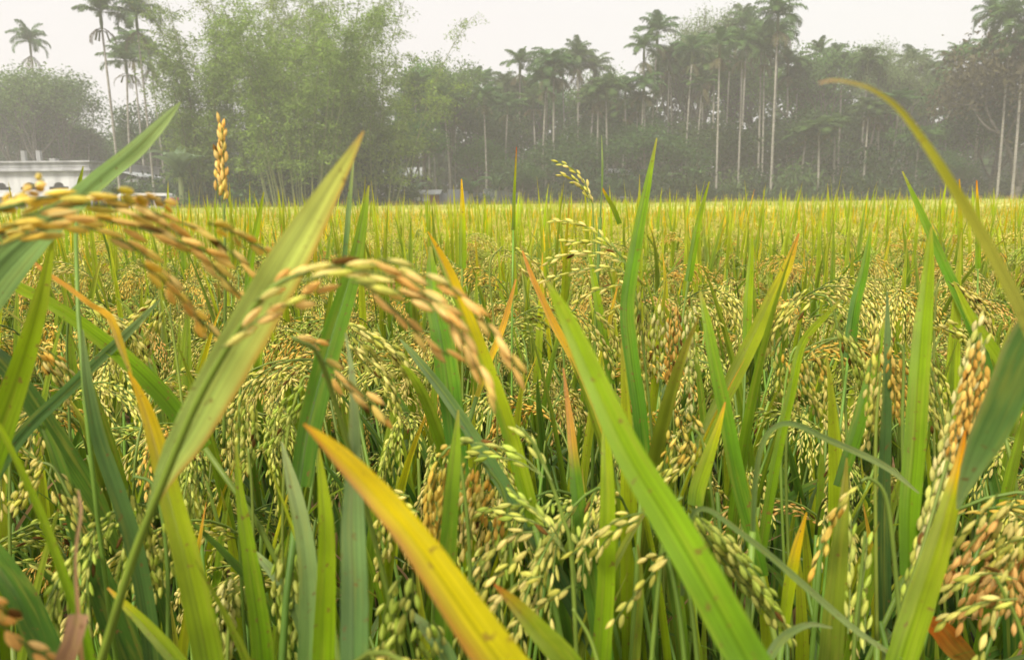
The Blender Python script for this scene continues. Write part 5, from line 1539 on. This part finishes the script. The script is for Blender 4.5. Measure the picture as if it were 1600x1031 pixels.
# pink and dark red cloths on a line beside it
M_PINK = rough_mat('pink_cloth', lin((206, 140, 140)), lin((224, 170, 168)), 3)
M_RED = rough_mat('dark_red_cloth', lin((110, 40, 44)), lin((136, 56, 56)), 3)
for px, m_, lb in ((222, M_PINK, 'pinkish red cloth hanging near the parked van'), (272, M_RED, 'dark red cloth hanging between the van and the bamboo')):
    p = atY(px, 316, 44)
    mb = MB()
    vs, fs = [], []
    for i in range(9):
        for j in range(5):
            vs.append((p.x - .35 + .7 * i / 8, 44 + .05 * math.sin(i * 1.5 + j * .3), p.z + .25 - .7 * j / 4))
    for i in range(8):
        for j in range(4):
            a = i * 5 + j; fs.append((a, a + 1, a + 6, a + 5))
    mb.add(vs, fs)
    o = mb.build('cloth', m_); tag(o, lb, 'cloth')
    md_ = o.modifiers.new('thick', 'SOLIDIFY'); md_.thickness = .01

def hut(name, label, px0, px1, ytop, D, wallm, roofm, depth=3, wh=None, over=.25, rise=.5, cat='hut'):
    p0, p1 = atY(px0, ytop, D), atY(px1, ytop, D)
    W = p1.x - p0.x; zt_ = p0.z
    r_ = empty(name, (p0.x, D, 0), 0, label, cat)
    eave = zt_ - rise
    mb = MB(); box(mb, 0, W, 0, depth, 0, eave); mb.build('wall', wallm, r_, smooth=False)
    mb = MB()
    a, b, y0, y1, ym = -over, W + over, -over, depth + over, depth / 2
    for dz in (0,):
        mb.add([(a, y0, eave + .02), (b, y0, eave + .02), (b, ym, zt_), (a, ym, zt_), (a, y0, eave + .07), (b, y0, eave + .07), (b, ym, zt_ + .05), (a, ym, zt_ + .05)],
               [(0, 3, 2, 1), (4, 5, 6, 7), (0, 1, 5, 4), (3, 7, 6, 2), (0, 4, 7, 3), (1, 2, 6, 5)])
        mb.add([(a, ym, zt_), (b, ym, zt_), (b, y1, eave + .02), (a, y1, eave + .02), (a, ym, zt_ + .05), (b, ym, zt_ + .05), (b, y1, eave + .07), (a, y1, eave + .07)],
               [(0, 3, 2, 1), (4, 5, 6, 7), (2, 3, 7, 6), (0, 4, 7, 3), (1, 2, 6, 5)])
    mb.build('roof', roofm, r_, smooth=False)
    mb = MB(); box(mb, W * .42, W * .42 + .7, -.03, .02, 0.02, min(1.9, eave - .1)); mb.build('door', M_VOID, r_, smooth=False)
    return r_, W, eave
hb, W, ev = hut('brick_hut', 'low red brick hut with a rusty door and a white board, right of the bamboo', 622, 682, 298, 50, M_BRICK, M_TIN, rise=.3)
mb = MB(); box(mb, W * .42, W * .42 + .95, -.08, -.04, 1.25, 1.75); mb.build('board', M_WALL, hb, smooth=False)
mb = MB(); box(mb, -.35, -.05, -.06, .3, 0, ev); mb.build('pillar', M_WALL, hb, smooth=False)
hut('tin_roofed_hut', 'hut with a bright corrugated roof half hidden by leaves beside the bamboo', 585, 655, 262, 55, M_TRIM, M_TIN, rise=.7)
hut('thatched_hut', 'small shaded hut with a pale roof edge left of the tallest rice leaf', 950, 985, 264, 56, M_TRIM, M_TIN, rise=.5)
hut('shed', 'small shed with a pale roof behind the bushes right of the tallest rice leaf', 1080, 1105, 266, 56, M_TRIM, M_TIN, rise=.4)
hut('woodshed', 'low brown shed between bare palm trunks at the field edge', 1152, 1180, 298, 53, M_BRICK, M_TIN, rise=.2)
hut('field_shelter', 'low grey shelter at the field edge left of the tallest rice leaf', 958, 982, 308, 50, M_TRIM, M_SHEET, rise=.1)
# grey sheet fence
p0, p1 = atY(682, 325, 51.5), atY(812, 325, 51.5)
r4 = empty('sheet_fence', (p0.x, 51.5, 0), 0, 'bluish grey sheet metal fence at the field edge right of the brick hut', 'fence')
W = p1.x - p0.x; npn = 7
for k in range(npn):
    mb = MB(); a = W * k / npn
    vs, fs = [], []
    m = 18; hh = 1.75 + .12 * ((k * 5) % 3)
    for i in range(m + 1):
        x = a + .02 + (W / npn - .04) * i / m; y = .03 * math.sin(i * 2.1)
        vs += [(x, y, .05), (x, y, hh), (x, y + .01, .05), (x, y + .01, hh)]
    for i in range(m):
        q = i * 4; fs += [(q, q + 4, q + 5, q + 1), (q + 2, q + 3, q + 7, q + 6), (q + 1, q + 5, q + 7, q + 3)]
    mb.add(vs, fs)
    mb.build('panel', M_SHEET, r4, smooth=False)
    mb = MB(); box(mb, a - .05, a + .018, .06, .14, 0, 2.0); mb.build('post', M_BARK, r4, smooth=False)

# ------------------------------------------------------------------ haze
mh = bpy.data.materials.new('haze'); mh.use_nodes = True
t = mh.node_tree; t.nodes.clear()
o_ = t.nodes.new('ShaderNodeOutputMaterial'); v_ = t.nodes.new('ShaderNodeVolumePrincipled')
v_.inputs['Color'].default_value = (.93, .92, .91, 1); v_.inputs['Density'].default_value = HAZE
t.links.new(v_.outputs[0], o_.inputs['Volume'])
mb = MB(); box(mb, -80, 80, -8, 95, -1.0, 22)
me_ = bpy.data.meshes.new('haze')
me_.from_pydata([(-80, -8, -1), (80, -8, -1), (80, 95, -1), (-80, 95, -1), (-80, -8, 22), (80, -8, 22), (80, 95, 22), (-80, 95, 22)], [],
                [(0, 3, 2, 1), (4, 5, 6, 7), (0, 1, 5, 4), (1, 2, 6, 5), (2, 3, 7, 6), (3, 0, 4, 7)])
me_.materials.append(mh)
tag(link('haze', me_), 'thin pale haze in the air over the field', 'haze', kind='stuff')
print('objects', len(bpy.data.objects))
